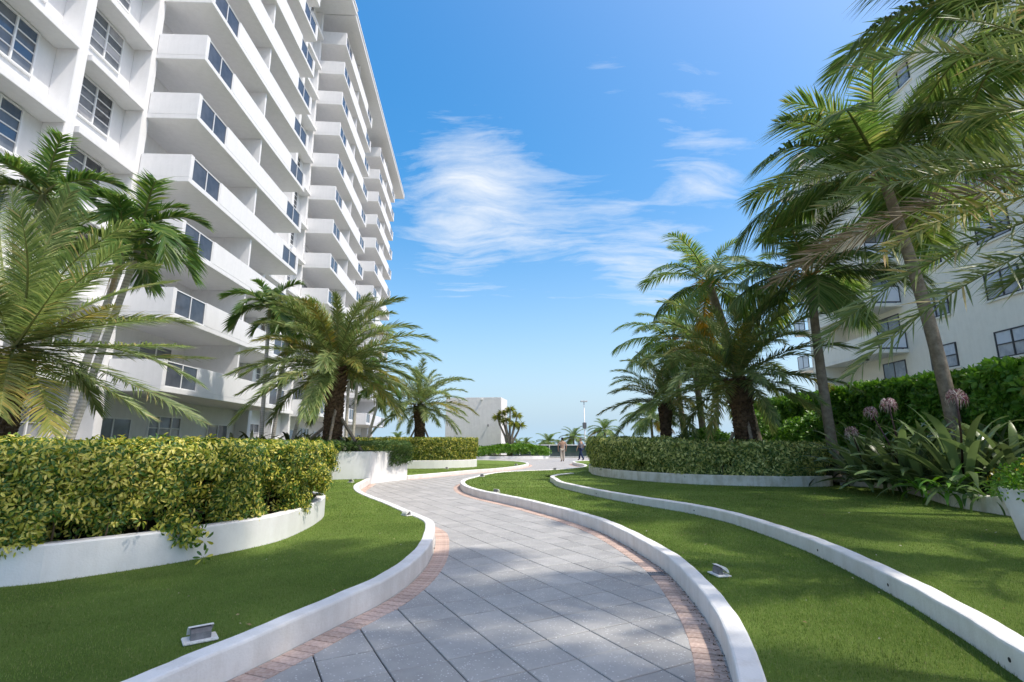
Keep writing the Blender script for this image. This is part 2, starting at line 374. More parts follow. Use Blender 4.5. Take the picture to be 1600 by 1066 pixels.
W['adon'] = leafmat('christmas_palm_leaf', [(0,(0.054,0.128,0.030)),(.55,(0.108,0.203,0.046)),(.9,(0.189,0.270,0.068)),(1,(0.270,0.311,0.081))], .35, .33)
W['rachis'] = mat('palm_rachis', (.20,.22,.075), .5, .3, noise=(5, (.14,.16,.05), .4, .6))
W['rachis_o'] = mat('orange_fruit_stalk', (.50,.24,.035), .5, .3)
W['varieg'] = leafmat('variegated_leaf', [(0,(0.041,0.112,0.017)),(.44,(0.100,0.195,0.026)),(.58,(0.354,0.389,0.047)),(.82,(0.637,0.590,0.100)),(1,(0.755,0.673,0.189))], .38, .25, .45, .1)
W['varieg2'] = leafmat('variegated_leaf_pale', [(0,(0.082,0.162,0.036)),(.45,(0.186,0.268,0.056)),(.57,(0.486,0.518,0.130)),(1,(0.800,0.800,0.324))], .38, .22, .45, .1)
W['green'] = leafmat('hedge_leaf', [(0,(0.063,0.175,0.022)),(.5,(0.119,0.280,0.034)),(1,(0.210,0.392,0.063))], .38, .32, .45, .1)
W['bright'] = leafmat('ground_cover_leaf', [(0,(0.052,0.149,0.014)),(.5,(0.098,0.230,0.023)),(1,(0.184,0.310,0.046))], .45, .3, .3, .1)
W['fern'] = leafmat('trailing_leaf', [(0,(0.039,0.098,0.023)),(.5,(0.078,0.150,0.039)),(1,(0.143,0.202,0.065))], .5, .25, .3, .1)
W['darkleaf'] = leafmat('dark_leaf', [(0,(.018,.032,.014)),(.5,(.035,.055,.02)),(1,(.07,.05,.03))], .35, .2, .5, .2)
W['crinum'] = leafmat('lily_leaf', [(0,(0.084,0.147,0.059)),(.5,(0.133,0.203,0.077)),(1,(0.196,0.231,0.098))], .32, .2, .5, .45)
W['petal'] = leafmat('pale_pink_petal', [(0,(.22,.07,.10)),(.3,(.42,.25,.27)),(.6,(.62,.50,.48)),(1,(.76,.70,.66))], .5, .3, .3, .1)
W['stalk'] = mat('dark_red_stalk', (.05,.022,.024), .4, .4)
W['yellow'] = leafmat('yellow_petal', [(0,(.60,.42,.02)),(1,(.75,.58,.05))], .5, .3, .3, .1)
W['beach'] = leafmat('beach_scrub_leaf', [(0,(.02,.045,.014)),(.5,(.035,.075,.022)),(1,(.07,.115,.035))], .5, .2, .3, .1)
W['sand'] = mat('sand', (.50,.44,.35), .95, .1, noise=(.05, (.40,.36,.28), .4, .6))
def seamat():
    m = mat('sea_water', (.02,.075,.13), .12, .5, noise=(.004, (.03,.11,.16), .4, .6)); t = m.node_tree; b = t.nodes['Principled BSDF']
    tc = N(t, 'ShaderNodeTexCoord'); nb = N(t, 'ShaderNodeTexNoise', i_Scale=.25, i_Detail=6.0); t.links.new(tc.outputs['Object'], nb.inputs[0])
    bp = N(t, 'ShaderNodeBump', i_Strength=.6, i_Distance=.5); t.links.new(nb.outputs[0], bp.inputs['Height']); t.links.new(bp.outputs[0], b.inputs['Normal'])
    return m
W['sea'] = seamat()

# ------------------------------------------------------------------ ground levels
LAW, UP = .17, .30          # lawn heights above the path
mb = MB(); mb.quad((-30000,-3000,-6.0),(30000,-3000,-6.0),(30000,30000,-6.0),(-30000,30000,-6.0))
tag(mb.obj('sea', W['sea']), kind='structure')
mb = MB(); mb.quad((-3000,-3000,-5.2),(3000,-3000,-5.2),(3000,125,-5.2),(-3000,125,-5.2)); mb.quad((-3000,125,-5.2),(3000,125,-5.2),(3000,150,-6.4),(-3000,150,-6.4))
tag(mb.obj('ground', W['sand']), kind='structure')
mb = MB(); mb.box(-13.0, 16.5, -14, 51.6, -5.19, -.03)
tag(mb.obj('terrace', W['terrace']), kind='structure')

# ------------------------------------------------------------------ path outline (the foot of each kerb on the path side)
Lp = [G(*p) for p in [(350,1066),(445,1020),(540,971),(574,955),(608.7,936),(643,910),(660,892),(672,875),(678,855),(679,838)]]
def lead(a, b, d): return a+(a-b).normalized()*d
Lp = [lead(Lp[0],Lp[1],2.4)+Vector((-.15,.1,0)), lead(Lp[0],Lp[1],1.0)] + Lp + [Vector(p) for p in [(-1.33,8.75,0),(-1.81,9.67,0),(-2.56,11.15,0),(-3.35,12.6,0),(-4.0,14.0,0),(-4.50,15.6,0),(-4.75,17.2,0),(-4.92,18.35,0)]]
Rp = [G(*p) for p in [(1145,1066),(1140,1043),(1123,1003),(1106,971),(1072,927),(1054.5,907),(1037,891),(1003,868),(969,847.5),(934,830),(883,812.5),(849,803),(815,793.5),(780,785.5),(746,777.5),(725.4,770),(719,763)]]
Rp = [lead(Rp[0],Rp[1],2.4), lead(Rp[0],Rp[1],1.0)] + Rp + [Vector(p) for p in [(-1.66,17.9,0),(-1.45,19.1,0),(-.75,22.0,0),(.43,23.5,0),(2.12,24.7,0),(3.46,27.0,0),(4.0,29.0,0),(4.05,31.0,0),(3.9,33.2,0),(4.2,35.6,0),(5.6,37.2,0),(9,38.0,0)]]
Mp = [Vector(p) for p in [(-4.05,20.5,0),(-2.9,22.6,0),(-1.9,24.6,0),(-.7,26.4,0),(.35,29.0,0),(1.0,32.0,0),(.95,34.6,0),(.2,37.0,0),(-1.5,39.0,0),(-4,40.0,0),(-8,40.2,0)]]
LL = smooth_line(catmull(Lp, .08), 10); RR = smooth_line(catmull(Rp, .08), 10); MM = smooth_line(catmull(Mp, .1), 4)

def kerb(name, line, side, width, z0, z1, label, material=W['kerb'], r=.018):
    """side=+1: the body lies to the left of the line's direction"""
    prof = [(0, z0), (0, z1-r), (r*.3, z1-r*.3), (r, z1), (width-r, z1), (width-r*.3, z1-r*.3), (width, z1-r), (width, z0)]
    line = resample(line, .10); nr = normals2(line); mb = MB(); k = len(prof)
    for i, (p, n) in enumerate(zip(line, nr)):
        w = math.sin(i*.9)*.0015+random.uniform(-.0012, .0012)
        for (d, z) in prof: mb.v.append((p.x+n.x*side*(d+w), p.y+n.y*side*(d+w), z+(w if z > z0 else 0)))
    for i in range(len(line)-1):
        for j in range(k-1):
            mb.f.append((i*k+j, (i+1)*k+j, (i+1)*k+j+1, i*k+j+1)); mb.m.append(0)
    mb.f.append(tuple(range(k))); mb.m.append(0); b = (len(line)-1)*k; mb.f.append(tuple(b+j for j in range(k))); mb.m.append(0)
    return tag(mb.obj(name, material, smooth=False), label, 'kerb')
KW = .145
kerb('kerb', LL, 1, KW, -.025, .19, 'low white painted kerb curving along the left edge of the tiled path, in front of the hedge lawn')
kerb('kerb', RR, -1, KW, -.025, .19, 'low white painted kerb curving along the right edge of the tiled path')
kerb('kerb', MM, 1, KW, -.025, .15, 'low white kerb round the small lawn beyond the white box planter')

K2 = [G(*p, LAW) for p in [(1597,1063),(1480,981),(1377,919.5),(1320,890),(1278,868.5),(1209,841),(1140,817),(1072,801),(1003,789.5),(934,776.5),(890,766),(871,761),(864,755)]]
K2 = [lead(K2[0],K2[1],2.4), lead(K2[0],K2[1],1.0)] + K2 + [Vector((1.22,17.3,0)), Vector((1.55,18.5,0)), Vector((2.2,19.4,0))]
K2L = smooth_line(catmull(K2, .08), 30)
kerb('kerb', K2L, -1, .15, .10, UP+.025, 'white retaining kerb sweeping between the lower and upper lawns on the right')

# lawns -------------------------------------------------------------
def lawn(poly, z):
    mb = MB(); mb.prism(poly, -.02, z)
    return tag(mb.obj('lawn', W['lawn']), kind='structure')
def polyline(l): return [(p.x, p.y) for p in l]
Lc = resample(offset(LL, .06), .2); Rc = resample(offset(RR, -.06), .2); Mc = resample(offset(MM, .06), .2); Kc = resample(offset(K2L, -.06), .2)
LAWN_L = polyline(Lc) + [(-4.93,18.3),(-6.3,18.05),(-12.0,17.0),(-12.0,1.0),(-5.0,.9)]
LAWN_R = polyline(Rc) + [(9,44),(12,44),(12,1.0)]
LAWN_M = polyline(Mc) + [(-12,40.2),(-12,20),(-5.0,20.3)]
LAWN_U = polyline(Kc) + [(2.6,20.0),(3.2,22),(6,26),(16,26),(16,.4)]
lawn(LAWN_L, LAW); lawn(LAWN_R, LAW-.004); lawn(LAWN_M, .125); lawn(LAWN_U, UP)
# the upper lawn's open end runs down to the lower one
mb = MB(); mb.quad((1.6,18.5,UP-.002),(2.6,20.0,UP-.002),(2.3,20.9,LAW-.01),(1.2,20.0,LAW-.01)); mb.quad((2.6,20.0,UP-.002),(3.2,22.0,UP-.002),(2.7,22.6,LAW-.01),(2.3,20.9,LAW-.01))
tag(mb.obj('lawn', W['lawn']), kind='structure')

# path: tiles and bricks ------------------------------------------------
mb = MB(); mb.quad((-13,-3,-.014),(14,-3,-.014),(14,51.2,-.014),(-13,51.2,-.014))
path = tag(mb.obj('path', W['joint']), kind='structure')
PATHPOLY = polyline(resample(LL, .2)) + [(-4.07,20.5)] + polyline(resample(MM, .3)) + [(-12.6,40.2),(-12.6,51),(13.5,51),(13.5,38)] + list(reversed(polyline(resample(RR, .2))))
TS = .385; TH = R(27.8); ex = Vector((math.cos(TH), math.sin(TH))); ey = Vector((-math.sin(TH), math.cos(TH)))
O = Vector((.0745, 4.41)) + ex*TS/2 + ey*TS/2
ij = np.array([(i, j) for i in range(-90, 90) for j in range(-60, 150)])
cx = O.x + ij[:,0]*TS*ex.x + ij[:,1]*TS*ey.x; cy = O.y + ij[:,0]*TS*ex.y + ij[:,1]*TS*ey.y
ok = np.zeros(len(cx), bool)
for dx, dy in ((0,0),(.18,0),(-.18,0),(0,.18),(0,-.18)): ok |= inside(cx+dx, cy+dy, PATHPOLY)
ok &= (cy > -1)
cx, cy = cx[ok], cy[ok]
vis = (cy > 3.2) & (np.abs(cx) < cy*.95)
order = np.argsort(np.where(vis, cy, 1e6+cy))
def tile_mesh(s=.1875, h=.02, b=.004):
    mb = MB(); z = [(-h, s), (-b, s), (0, s-b)]
    for (zz_, r) in z: mb.v += [(-r,-r,zz_),(r,-r,zz_),(r,r,zz_),(-r,r,zz_)]
    for k in range(2):
        for i in range(4): mb.f.append((k*4+i, k*4+(i+1)%4, k*4+4+(i+1)%4, k*4+4+i)); mb.m.append(0)
    mb.f.append((8,9,10,11)); mb.m.append(0); return mb
tm = tile_mesh().mesh('paving_tile', W['tile'])
for k in order[:300]:
    link('paving_tile', tm, path, (cx[k], cy[k], random.uniform(-.0015, .0015)), (random.uniform(-.002,.002), random.uniform(-.002,.002), TH+R(random.choice((0,90,180,270)))))
proto = np.array([v for v in tile_mesh().v]); pf = np.array([f for f in tile_mesh().f])
rot = np.array([[math.cos(TH),-math.sin(TH),0],[math.sin(TH),math.cos(TH),0],[0,0,1]]); pr = proto@rot.T
rest = order[300:]
V = (pr[None]+np.stack([cx[rest], cy[rest], RNG.uniform(-.0015,.0015,len(rest))],1)[:,None]).reshape(-1,3)
F = (pf[None]+(np.arange(len(rest))*12)[:,None,None]).reshape(-1,4)
tag(link('paving_tiles', np_mesh('paving_tiles', V, F, W['tile']), path), kind='stuff')
# brick edging: soldier bricks set square to each kerb
bmb = MB(); bmb.box(-.098,.098,-.0465,.0465,-.018,.004); brick_me = bmb.mesh('brick', W['brick'], bevel=.003)
bricks = []
for line, side in ((LL, -1), (RR, 1), (MM, -1)):
    l = resample(line, .098); n = normals2(l)
    for p, q in zip(l, n): bricks.append((p.x+q.x*side*.112, p.y+q.y*side*.112, math.atan2(q.y, q.x)))
DRAIN = G(1040, 897.5)
bricks = [b for b in bricks if (Vector((b[0], b[1]))-DRAIN.xy).length > .10]
bricks.sort(key=lambda b: b[1] if (b[1] > 3.2 and abs(b[0]) < .95*b[1]) else 1e6+abs(b[1]))
for b in bricks[:300]: link('brick', brick_me, path, (b[0], b[1], random.uniform(-.0015,.0015)), (0, 0, b[2]+random.uniform(-.012,.012)))
bv = np.array([v.co[:] for v in brick_me.vertices]); sm = MB(); sm.box(-.098,.098,-.0465,.0465,-.018,.004); bv = np.array(sm.v); bf = np.array(sm.f)
Vs = []; 
for b in bricks[300:]:
    c, s = math.cos(b[2]), math.sin(b[2]); Vs.append(bv@np.array([[c,s,0],[-s,c,0],[0,0,1]])+np.array([b[0], b[1], random.uniform(-.001,.001)]))
tag(link('bricks', np_mesh('bricks', np.concatenate(Vs), np.concatenate([bf+8*i for i in range(len(Vs))]), W['brick']), path), kind='stuff')
# drain grate in the right brick band
i0 = min(range(len(RR)), key=lambda i: (RR[i]-DRAIN.xy).length); nn = normals2(RR)[i0]; dc = RR[i0]+nn*.112
dr = tag(empty('drain_grate', (dc.x, dc.y, .0), math.atan2(nn.y, nn.x)), 'small dark drain grate set into the brick edging by the right kerb', 'drain')
mb = MB(); mb.box(-.1,.1,-.075,-.06,-.014,.008); mb.box(-.1,.1,.06,.075,-.014,.008); mb.box(-.1,-.088,-.06,.06,-.014,.008); mb.box(.088,.1,-.06,.06,-.014,.008); mb.obj('grate_frame', W['grey_metal'], dr)
mb = MB()
for k in range(8): mb.box(-.083+k*.0225,-.083+k*.0225+.011,-.06,.06,-.014,.006)
mb.obj('grate_bars', W['grey_metal'], dr)

# ------------------------------------------------------------------ leaves
def leaf_template(n, length, width, spread, fold=.25, droop=.3, petiole=.02, rounded=False):
    """rosette of n leaflets around +Z; 4 verts / 2 tris each, folded on the midrib"""
    V = []; F = []
    for k in range(n):
        a = 2*math.pi*k/n+random.uniform(-.2,.2); el = spread+random.uniform(-.25,.25); L = length*random.uniform(.75,1.15); w = width*random.uniform(.8,1.15)
        d = Vector((math.cos(a)*math.cos(el), math.sin(a)*math.cos(el), math.sin(el))); s = Vector((-math.sin(a), math.cos(a), 0)); u = d.cross(s)*-1
        b = d*petiole; m = d*(petiole+L*.5)+Vector((0,0,-droop*L*.12)); t = d*(petiole+L)+Vector((0,0,-droop*L*.5))
        i = len(V)
        if rounded:
            f1 = Vector((0,0,w*fold)); m1 = d*(petiole+L*.38)+Vector((0,0,-droop*L*.06)); m2 = d*(petiole+L*.80)+Vector((0,0,-droop*L*.30))
            V += [b, m1+s*w*.42+f1, m2+s*w*.44+f1*.8, t, m2-s*w*.44+f1*.8, m1-s*w*.42+f1, m1, m2]
            F += [(i,i+1,i+6),(i+1,i+2,i+7),(i+1,i+7,i+6),(i+2,i+3,i+7),(i+3,i+4,i+7),(i+4,i+5,i+7),(i+5,i+6,i+7),(i+5,i,i+6)]
        else:
            V += [b, m+s*w/2+Vector((0,0,w*fold)), t, m-s*w/2+Vector((0,0,w*fold))]
            F += [(i,i+1,i+2),(i,i+2,i+3)]
    return np.array([tuple(v) for v in V]), np.array(F)
def rand_frames(nrm, rng=RNG):
    """rotation matrices whose z axis is nrm, spun at random"""
    nrm = nrm/np.linalg.norm(nrm, axis=1, keepdims=True); r = rng.normal(size=nrm.shape)
    a = r-(r*nrm).sum(1, keepdims=True)*nrm; a /= np.linalg.norm(a, axis=1, keepdims=True); b = np.cross(nrm, a)
    return np.stack([a, b, nrm], axis=2)
def scatter(name, pos, nrm, templates, smin, smax, material, parent=None):
    Vs = []; Fs = []; off = 0; pick = RNG.integers(0, len(templates), len(pos)); Rm = rand_frames(nrm); sc = RNG.uniform(smin, smax, len(pos))
    for ti, (tv, tf) in enumerate(templates):
        idx = np.where(pick == ti)[0]
        if not len(idx): continue
        v = np.einsum('nij,kj->nki', Rm[idx], tv)*sc[idx][:,None,None]+pos[idx][:,None,:]
        f = tf[None]+(np.arange(len(idx))*len(tv))[:,None,None]+off
        Vs.append(v.reshape(-1,3)); Fs.append(f.reshape(-1,3)); off += len(idx)*len(tv)
    return link(name, np_mesh(name, np.concatenate(Vs), np.concatenate(Fs), material), parent)
def vnoise(p, s, seed=0):
    """cheap smooth value noise, vectorised"""
    p = p*s+seed*17.3; i = np.floor(p).astype(int); f = p-i; f = f*f*(3-2*f); out = 0
    for dx in (0,1):
        for dy in (0,1):
            for dz in (0,1):
                h = np.sin((i[:,0]+dx)*127.1+(i[:,1]+dy)*311.7+(i[:,2]+dz)*74.7)*43758.5453; h = h-np.floor(h)
                out = out+h*np.where(dx, f[:,0], 1-f[:,0])*np.where(dy, f[:,1], 1-f[:,1])*np.where(dz, f[:,2], 1-f[:,2])
    return out
def shell_points(poly, z0, z1, dside, dtop, rough=.06, seed=0, over=0.0, gaps=0.0, topz=None):
    """points and normals over the side and the top of a clipped hedge"""
    pts = [Vector(p[:2]) for p in poly]; n = len(pts); area = sum(pts[i].x*pts[(i+1)%n].y-pts[(i+1)%n].x*pts[i].y for i in range(n))
    P = []; Nn = []
    for i in range(n):
        a, b = pts[i], pts[(i+1)%n]; L = (b-a).length; cnt = int(L*(z1-z0)*dside)
        if cnt < 1: continue
        nv = Vector((b.y-a.y, a.x-b.x)).normalized()*(1 if area > 0 else -1)
        t = RNG.uniform(0,1,cnt); z = RNG.uniform(z0,z1,cnt)
        p = np.stack([a.x+(b.x-a.x)*t, a.y+(b.y-a.y)*t, z],1); nr = np.tile([nv.x,nv.y,.25],(cnt,1))
        if topz is not None: p[:,2] = z0+(p[:,2]-z0)*(topz(p[:,0],p[:,1])-z0)/(z1-z0)
        bulge = over*np.clip((p[:,2]-z0)/(z1-z0)*1.6,0,1)
        p[:,:2] += nr[:,:2]*bulge[:,None]
        P.append(p); Nn.append(nr)
    xs = [p.x for p in pts]; ys = [p.y for p in pts]
    cnt = int((max(xs)-min(xs))*(max(ys)-min(ys))*dtop); x = RNG.uniform(min(xs)-over,max(xs)+over,cnt); y = RNG.uniform(min(ys)-over,max(ys)+over,cnt); k = inside(x,y,poly)
    zt = np.full(k.sum(), z1) if topz is None else topz(x[k],y[k])
    P.append(np.stack([x[k],y[k],zt],1)); Nn.append(np.tile([0,0,1.],(k.sum(),1)))
    P = np.concatenate(P); Nn = np.concatenate(Nn)
    d = (vnoise(P,1.7,seed)-.5)*rough*2+(vnoise(P,5.5,seed+3)-.5)*rough*1.6+RNG.normal(0,rough*.35,len(P))
    d = np.where(Nn[:,2] > .9, d*.42, d); P = P+Nn*d[:,None]
    if gaps > 0:
        h = (P[:,2]-z0)/(z1-z0); g = vnoise(P,2.6,seed+9); keep = g > gaps*np.clip(1.25-h*1.35,0,1); P, Nn = P[keep], Nn[keep]
    Nn = Nn+RNG.normal(0,.42,Nn.shape)
    return P, Nn
def shrink(poly, d):
    c = Vector((sum(p[0] for p in poly)/len(poly), sum(p[1] for p in poly)/len(poly))); pts = [Vector(p[:2]) for p in poly]; n = len(pts); out = []
    area = sum(pts[i].x*pts[(i+1)%n].y-pts[(i+1)%n].x*pts[i].y for i in range(n))
    for i in range(n):
        t = (pts[(i+1)%n]-pts[i-1]).normalized(); nv = Vector((-t.y,t.x))*(1 if area > 0 else -1); out.append(tuple(pts[i]+nv*d))
    return out
def stems(poly, z0, z1, n, lean=.25, r=.012, seed=1):
    rnd = random.Random(seed); mb = MB(); xs = [p[0] for p in poly]; ys = [p[1] for p in poly]; c = 0
    while c < n:
        x, y = rnd.uniform(min(xs),max(xs)), rnd.uniform(min(ys),max(ys))
        if not inside(np.array([x]),np.array([y]),poly)[0]: continue
        c += 1; a = rnd.uniform(0,6.3); q = rnd.uniform(0,lean); pts = []; rr = rnd.uniform(.7,1.5)*r
        for k in range(5):
            t = k/4; pts.append((x+math.cos(a)*q*t*t*1.6+rnd.uniform(-.02,.02), y+math.sin(a)*q*t*t*1.6+rnd.uniform(-.02,.02), z0+(z1-z0)*t*.85))
        mb.tube(pts, [rr*(1-.6*k/4) for k in range(5)], 5)
    return mb
def make_hedge(label, poly, z0, z1, templates, material, dside, dtop, smin, smax, rough=.06, gaps=0, over=.06, seed=1, inner=.28, group=None, nstems=30, parts=0, topz=None, core_z=.0):
    root = tag(empty('hedge', (sum(p[0] for p in poly)/len(poly), sum(p[1] for p in poly)/len(poly), z0)), label, 'hedge', group)
    o = -root.location
    P, Nn = shell_points(poly, z0, z1, dside, dtop, rough, seed, over, gaps, topz); P = P+np.array(o)
    if parts:
        d = np.hypot(P[:,0]+root.location.x, P[:,1]+root.location.y)
        w = P+np.array(root.location); vis = (np.abs(w[:,0]) < w[:,1]*.95); front = (Nn[:,1] < .2)
        idx = np.argsort(np.where(vis & front, d, 1e5+d))[:parts*3]; idx = RNG.permutation(idx)[:parts]
        mes = [np_mesh('leaf_cluster', tv, tf, material) for tv, tf in templates]; Rm = rand_frames(Nn[idx])
        for q, r_ in zip(idx, Rm):
            ob = link('leaf_cluster', random.choice(mes), root); s = random.uniform(smin, smax)*1.05
            ob.matrix_local = Matrix.Translation(Vector(P[q])) @ Matrix(r_.tolist()).to_4x4() @ Matrix.Scale(s, 4)
        m = np.ones(len(P), bool); m[idx] = False; P, Nn = P[m], Nn[m]
    tag(scatter('foliage', P, Nn, templates, smin, smax, material, root), kind='stuff')
    inn = shrink(poly, inner*.45); P, Nn = shell_points(inn, z0+.02, z1-.08, dside*.45, dtop*.3, rough, seed+5, 0, gaps*.7, (lambda x, y: topz(x, y)-.1) if topz else None)
    tag(scatter('inner_foliage', P+np.array(o), Nn, templates, smin, smax, W['darkcore'] if 'darkcore' in W else material, root), kind='stuff')
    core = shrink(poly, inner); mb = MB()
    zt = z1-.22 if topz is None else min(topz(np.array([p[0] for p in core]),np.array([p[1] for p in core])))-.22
    mb.prism([(p[0]+o.x,p[1]+o.y) for p in core], core_z, zt-z0); mb.obj('dark_core_fill', W['core'], root)  # solid block, its dark colour standing in for the shaded hedge interior
    sm = stems([(p[0]+o.x,p[1]+o.y) for p in shrink(poly, .06)], 0, z1-z0, nstems, seed=seed); tag(sm.obj('stems', W['stem'], root, True), kind='stuff')
    return root
SCHEFF = [leaf_template(7, .060, .023, .15, .18, 1.0) for _ in range(5)]
SCHEFR = [leaf_template(7, .064, .025, .15, .22, 1.1, .02, True) for _ in range(6)]
BROAD = [leaf_template(6, .085, .042, .55, .15, .3) for _ in range(4)]
SMALL = [leaf_template(5, .05, .022, .7, .15, .3) for _ in range(4)]

# ------------------------------------------------------------------ planters and hedges
def planter(label, line, closed, width, z0, z1, soil_poly, soil_z, material=W['planter'], outside=-1):
    """low wall that follows a line, with the bed's soil inside it"""
    root = tag(empty('planter', (line[0].x, line[0].y, z0)), label, 'planter'); o = root.location
    l = resample(line, .12); n = normals2(l); mb = MB(); k = 6; r = .015
    prof = [(0,z0),(0,z1-r),(r,z1),(width-r,z1),(width,z1-r),(width,z0)]
    for p, q in zip(l, n):
        for d, z in prof: mb.v.append((p.x-q.x*outside*d-o.x, p.y-q.y*outside*d-o.y, z-o.z))
    for i in range(len(l)-1):
        for j in range(k-1): mb.f.append((i*k+j,(i+1)*k+j,(i+1)*k+j+1,i*k+j+1)); mb.m.append(0)
    mb.f.append(tuple(range(k))); mb.m.append(0); b = (len(l)-1)*k; mb.f.append(tuple(b+j for j in range(k))); mb.m.append(0)
    mb.obj('wall', material, root)
    mb = MB(); mb.prism([(p[0]-o.x,p[1]-o.y) for p in soil_poly], .0, soil_z-o.z); mb.obj('soil', W['soil'], root)
    return root
# left: near hedge
HL = [Vector((-8.5,3.35,0)), Vector((-6.6,4.05,0))] + [G(*p, LAW) for p in [(0,918),(95,907),(190,893),(267,881),(381,859),(438,845),(475,829),(494,818)]]
HL += [Vector((-3.17,9.0,0)), Vector((-3.45,9.7,0)), Vector((-4.2,10.25,0)), Vector((-6.5,10.4,0)), Vector((-10,10.2,0))]
HLL = smooth_line(catmull(HL, .1), 3)
soil = polyline(resample(offset(HLL, .10), .3))+[(-11.5,10),(-11.5,3.5)]
planter('long white low planter wall curving in front of the near variegated hedge on the left', HLL, False, .16, LAW-.03, .50, soil, .44)
hp = polyline(resample(offset(HLL, .11), .25))
k_ = int(len(hp)*.60)
front = [p for p in hp if p[1] < 9.55]
hedge_poly = front + [(-3.9,9.75),(-5.2,9.4),(-6.8,8.2),(-8.6,6.4),(-9.2,4.6)]
make_hedge('long yellow and green variegated hedge clipped flat in the white planter on the left', hedge_poly, .42, 1.36, SCHEFR, W['varieg'], 900, 820, .58, 1.12, .13, .62, .13, 3, .44, nstems=170, parts=300)
# a trailing spray that hangs over the wall
c = G(300, 822, .47)
P = np.array([c])+RNG.normal(0,1,(70,3))*np.array([.11,.05,.075])+np.array([.16,-.44,.06]); P[:,2] -= .9*np.abs(P[:,0]-P[:,0].mean())*.4; Nn = np.tile([.3,-.8,.6],(70,1))+RNG.normal(0,.75,(70,3))
h0 = tag(empty('plant', c), 'loose variegated sprig hanging over the rim of the long white planter', 'plant')
scatter('foliage', P-np.array(c), Nn, SCHEFR, .9, 1.35, W['varieg'], h0)
mb = MB(); mb.tube([(0.05,.2,.1),(.08,-.1,.18),(.13,-.35,.16),(.16,-.46,.0)], [.008,.007,.005,.003], 5); mb.obj('stem', W['stem'], h0, True)

# middle: white box planter
BX = [(-6.24,18.0),(-4.92,18.38),(-4.07,20.5),(-4.6,22.4),(-9.5,22.4),(-10.5,18.0)]
bp_ = tag(empty('planter', (-4.92,18.38,0)), 'tall white box planter with a sharp corner beside the far bend of the path', 'planter')
mb = MB(); mb.prism([(x+4.92,y-18.38) for x,y in BX], -.02, 1.10); mb.obj('wall', W['planter'], bp_, bevel=.02)
mb = MB(); mb.prism([(x+4.92,y-18.38) for x,y in shrink(BX,.14)], 1.0, 1.106); mb.obj('soil', W['soil'], bp_)
# middle: hedge beyond it
H2 = [(-11,26.2),(-7,26.3),(-4.3,26.5),(-2.9,27.2),(-2.0,28.4),(-2.1,29.6),(-3.2,30.4),(-11,30.6)]
H2L = smooth_line(catmull([Vector((*p,0)) for p in H2], .15), 3)
planter('low white planter wall under the clipped hedge beyond the white box planter', H2L, False, .15, .10, .52, polyline(resample(offset(H2L,.1),.4))+[(-12,30),(-12,26.4)], .46)
h2p = polyline(resample(offset(H2L,.12),.4))
make_hedge('clipped variegated hedge behind the white box planter in the middle of the garden', h2p, .50, 1.62, SCHEFF, W['varieg'], 260, 150, 1.1, 1.8, .05, .1, .12, 5, .35, nstems=10)
# far low planter
H3 = [(-8,45.8),(-3,45.4),(1.2,45.6),(3.0,46.6),(3.3,47.8),(2.4,49.2),(-2,49.8)]
H3L = smooth_line(catmull([Vector((*p,0)) for p in H3], .2), 3)
planter('far low white planter holding ground cover in front of the plain white block', H3L, False, .18, -.02, .26, polyline(resample(offset(H3L,.1),.5))+[(-8,49.5)], .22)
P, Nn = shell_points(polyline(resample(offset(H3L,.2),.5))+[(-8,49.4)], .2, .75, 60, 90, .22, 8, .1)
P[:,2] += .35*np.exp(-((P[:,0]-.3)/2.5)**2)
h3 = tag(scatter('ground_cover', P, Nn, BROAD, 1.6, 2.8, W['bright']), kind='stuff')

# right hedge with kerb wall
H4 = [G(*p, UP) for p in [(922,738),(932,743),(980,749.5),(1050,755),(1129,758.7),(1235,761),(1290,760.5)]]
H4 = [Vector((3.6,22.5,0)), Vector((3.12,21.3,0))] + [v for v in H4 if v.y < 20.5] + [Vector((8.35,13.75,0)), Vector((8.55,14.3,0)), Vector((8.6,15.2,0))]
H4L = smooth_line(catmull(H4, .12), 3)
planter('long low grey-white planter wall curving in front of the hedge on the right lawn', H4L, False, .16, UP-.03, .56, polyline(resample(offset(H4L,.1),.4))+[(9.6,15.5),(9.8,26),(4,26)], .50, W['oldwall'])
h4p = polyline(resample(offset(H4L,.16),.3))
band = h4p + list(reversed(polyline(resample(offset(H4L,1.25),.5))))
make_hedge('low clipped pale variegated hedge on the right with palms behind it', band, .52, 1.5, SCHEFF, W['varieg2'], 300, 240, 1.35, 2.2, .08, .3, .12, 7, .34, nstems=60,
           topz=lambda x, y: np.interp(y, [12.5,14,16,20], [1.24,1.32,1.46,1.55])+.03*np.sin(x*3))
# right lily bed wall
H5 = [Vector((8.55,14.0,0)), Vector((8.9,13.35,0)), Vector((9.15,12.9,0))] + [G(*p, UP) for p in [(1405,770),(1447,782),(1489,793),(1540,801),(1588,808)]] + [Vector((7.5,6.5,0)), Vector((7.9,4.5,0)), Vector((8.5,2.5,0))]
H5L = smooth_line(catmull([Vector((8.6,13.9,0)), Vector((9.0,13.3,0))]+[Vector((8.95,12.3,0)), Vector((8.45,11.0,0)), Vector((7.95,9.9,0)), Vector((7.68,9.2,0)), Vector((7.6,8.1,0)), Vector((7.6,6.5,0)), Vector((7.9,4.5,0)), Vector((8.5,2.5,0))], .12), 3)
planter('stained low concrete planter wall in front of the big lilies at the right edge', H5L, False, .16, UP-.03, .56, polyline(resample(offset(H5L,.1),.4))+[(15.8,2.5),(15.8,14),(9,14.5)], .50, W['oldwall'])
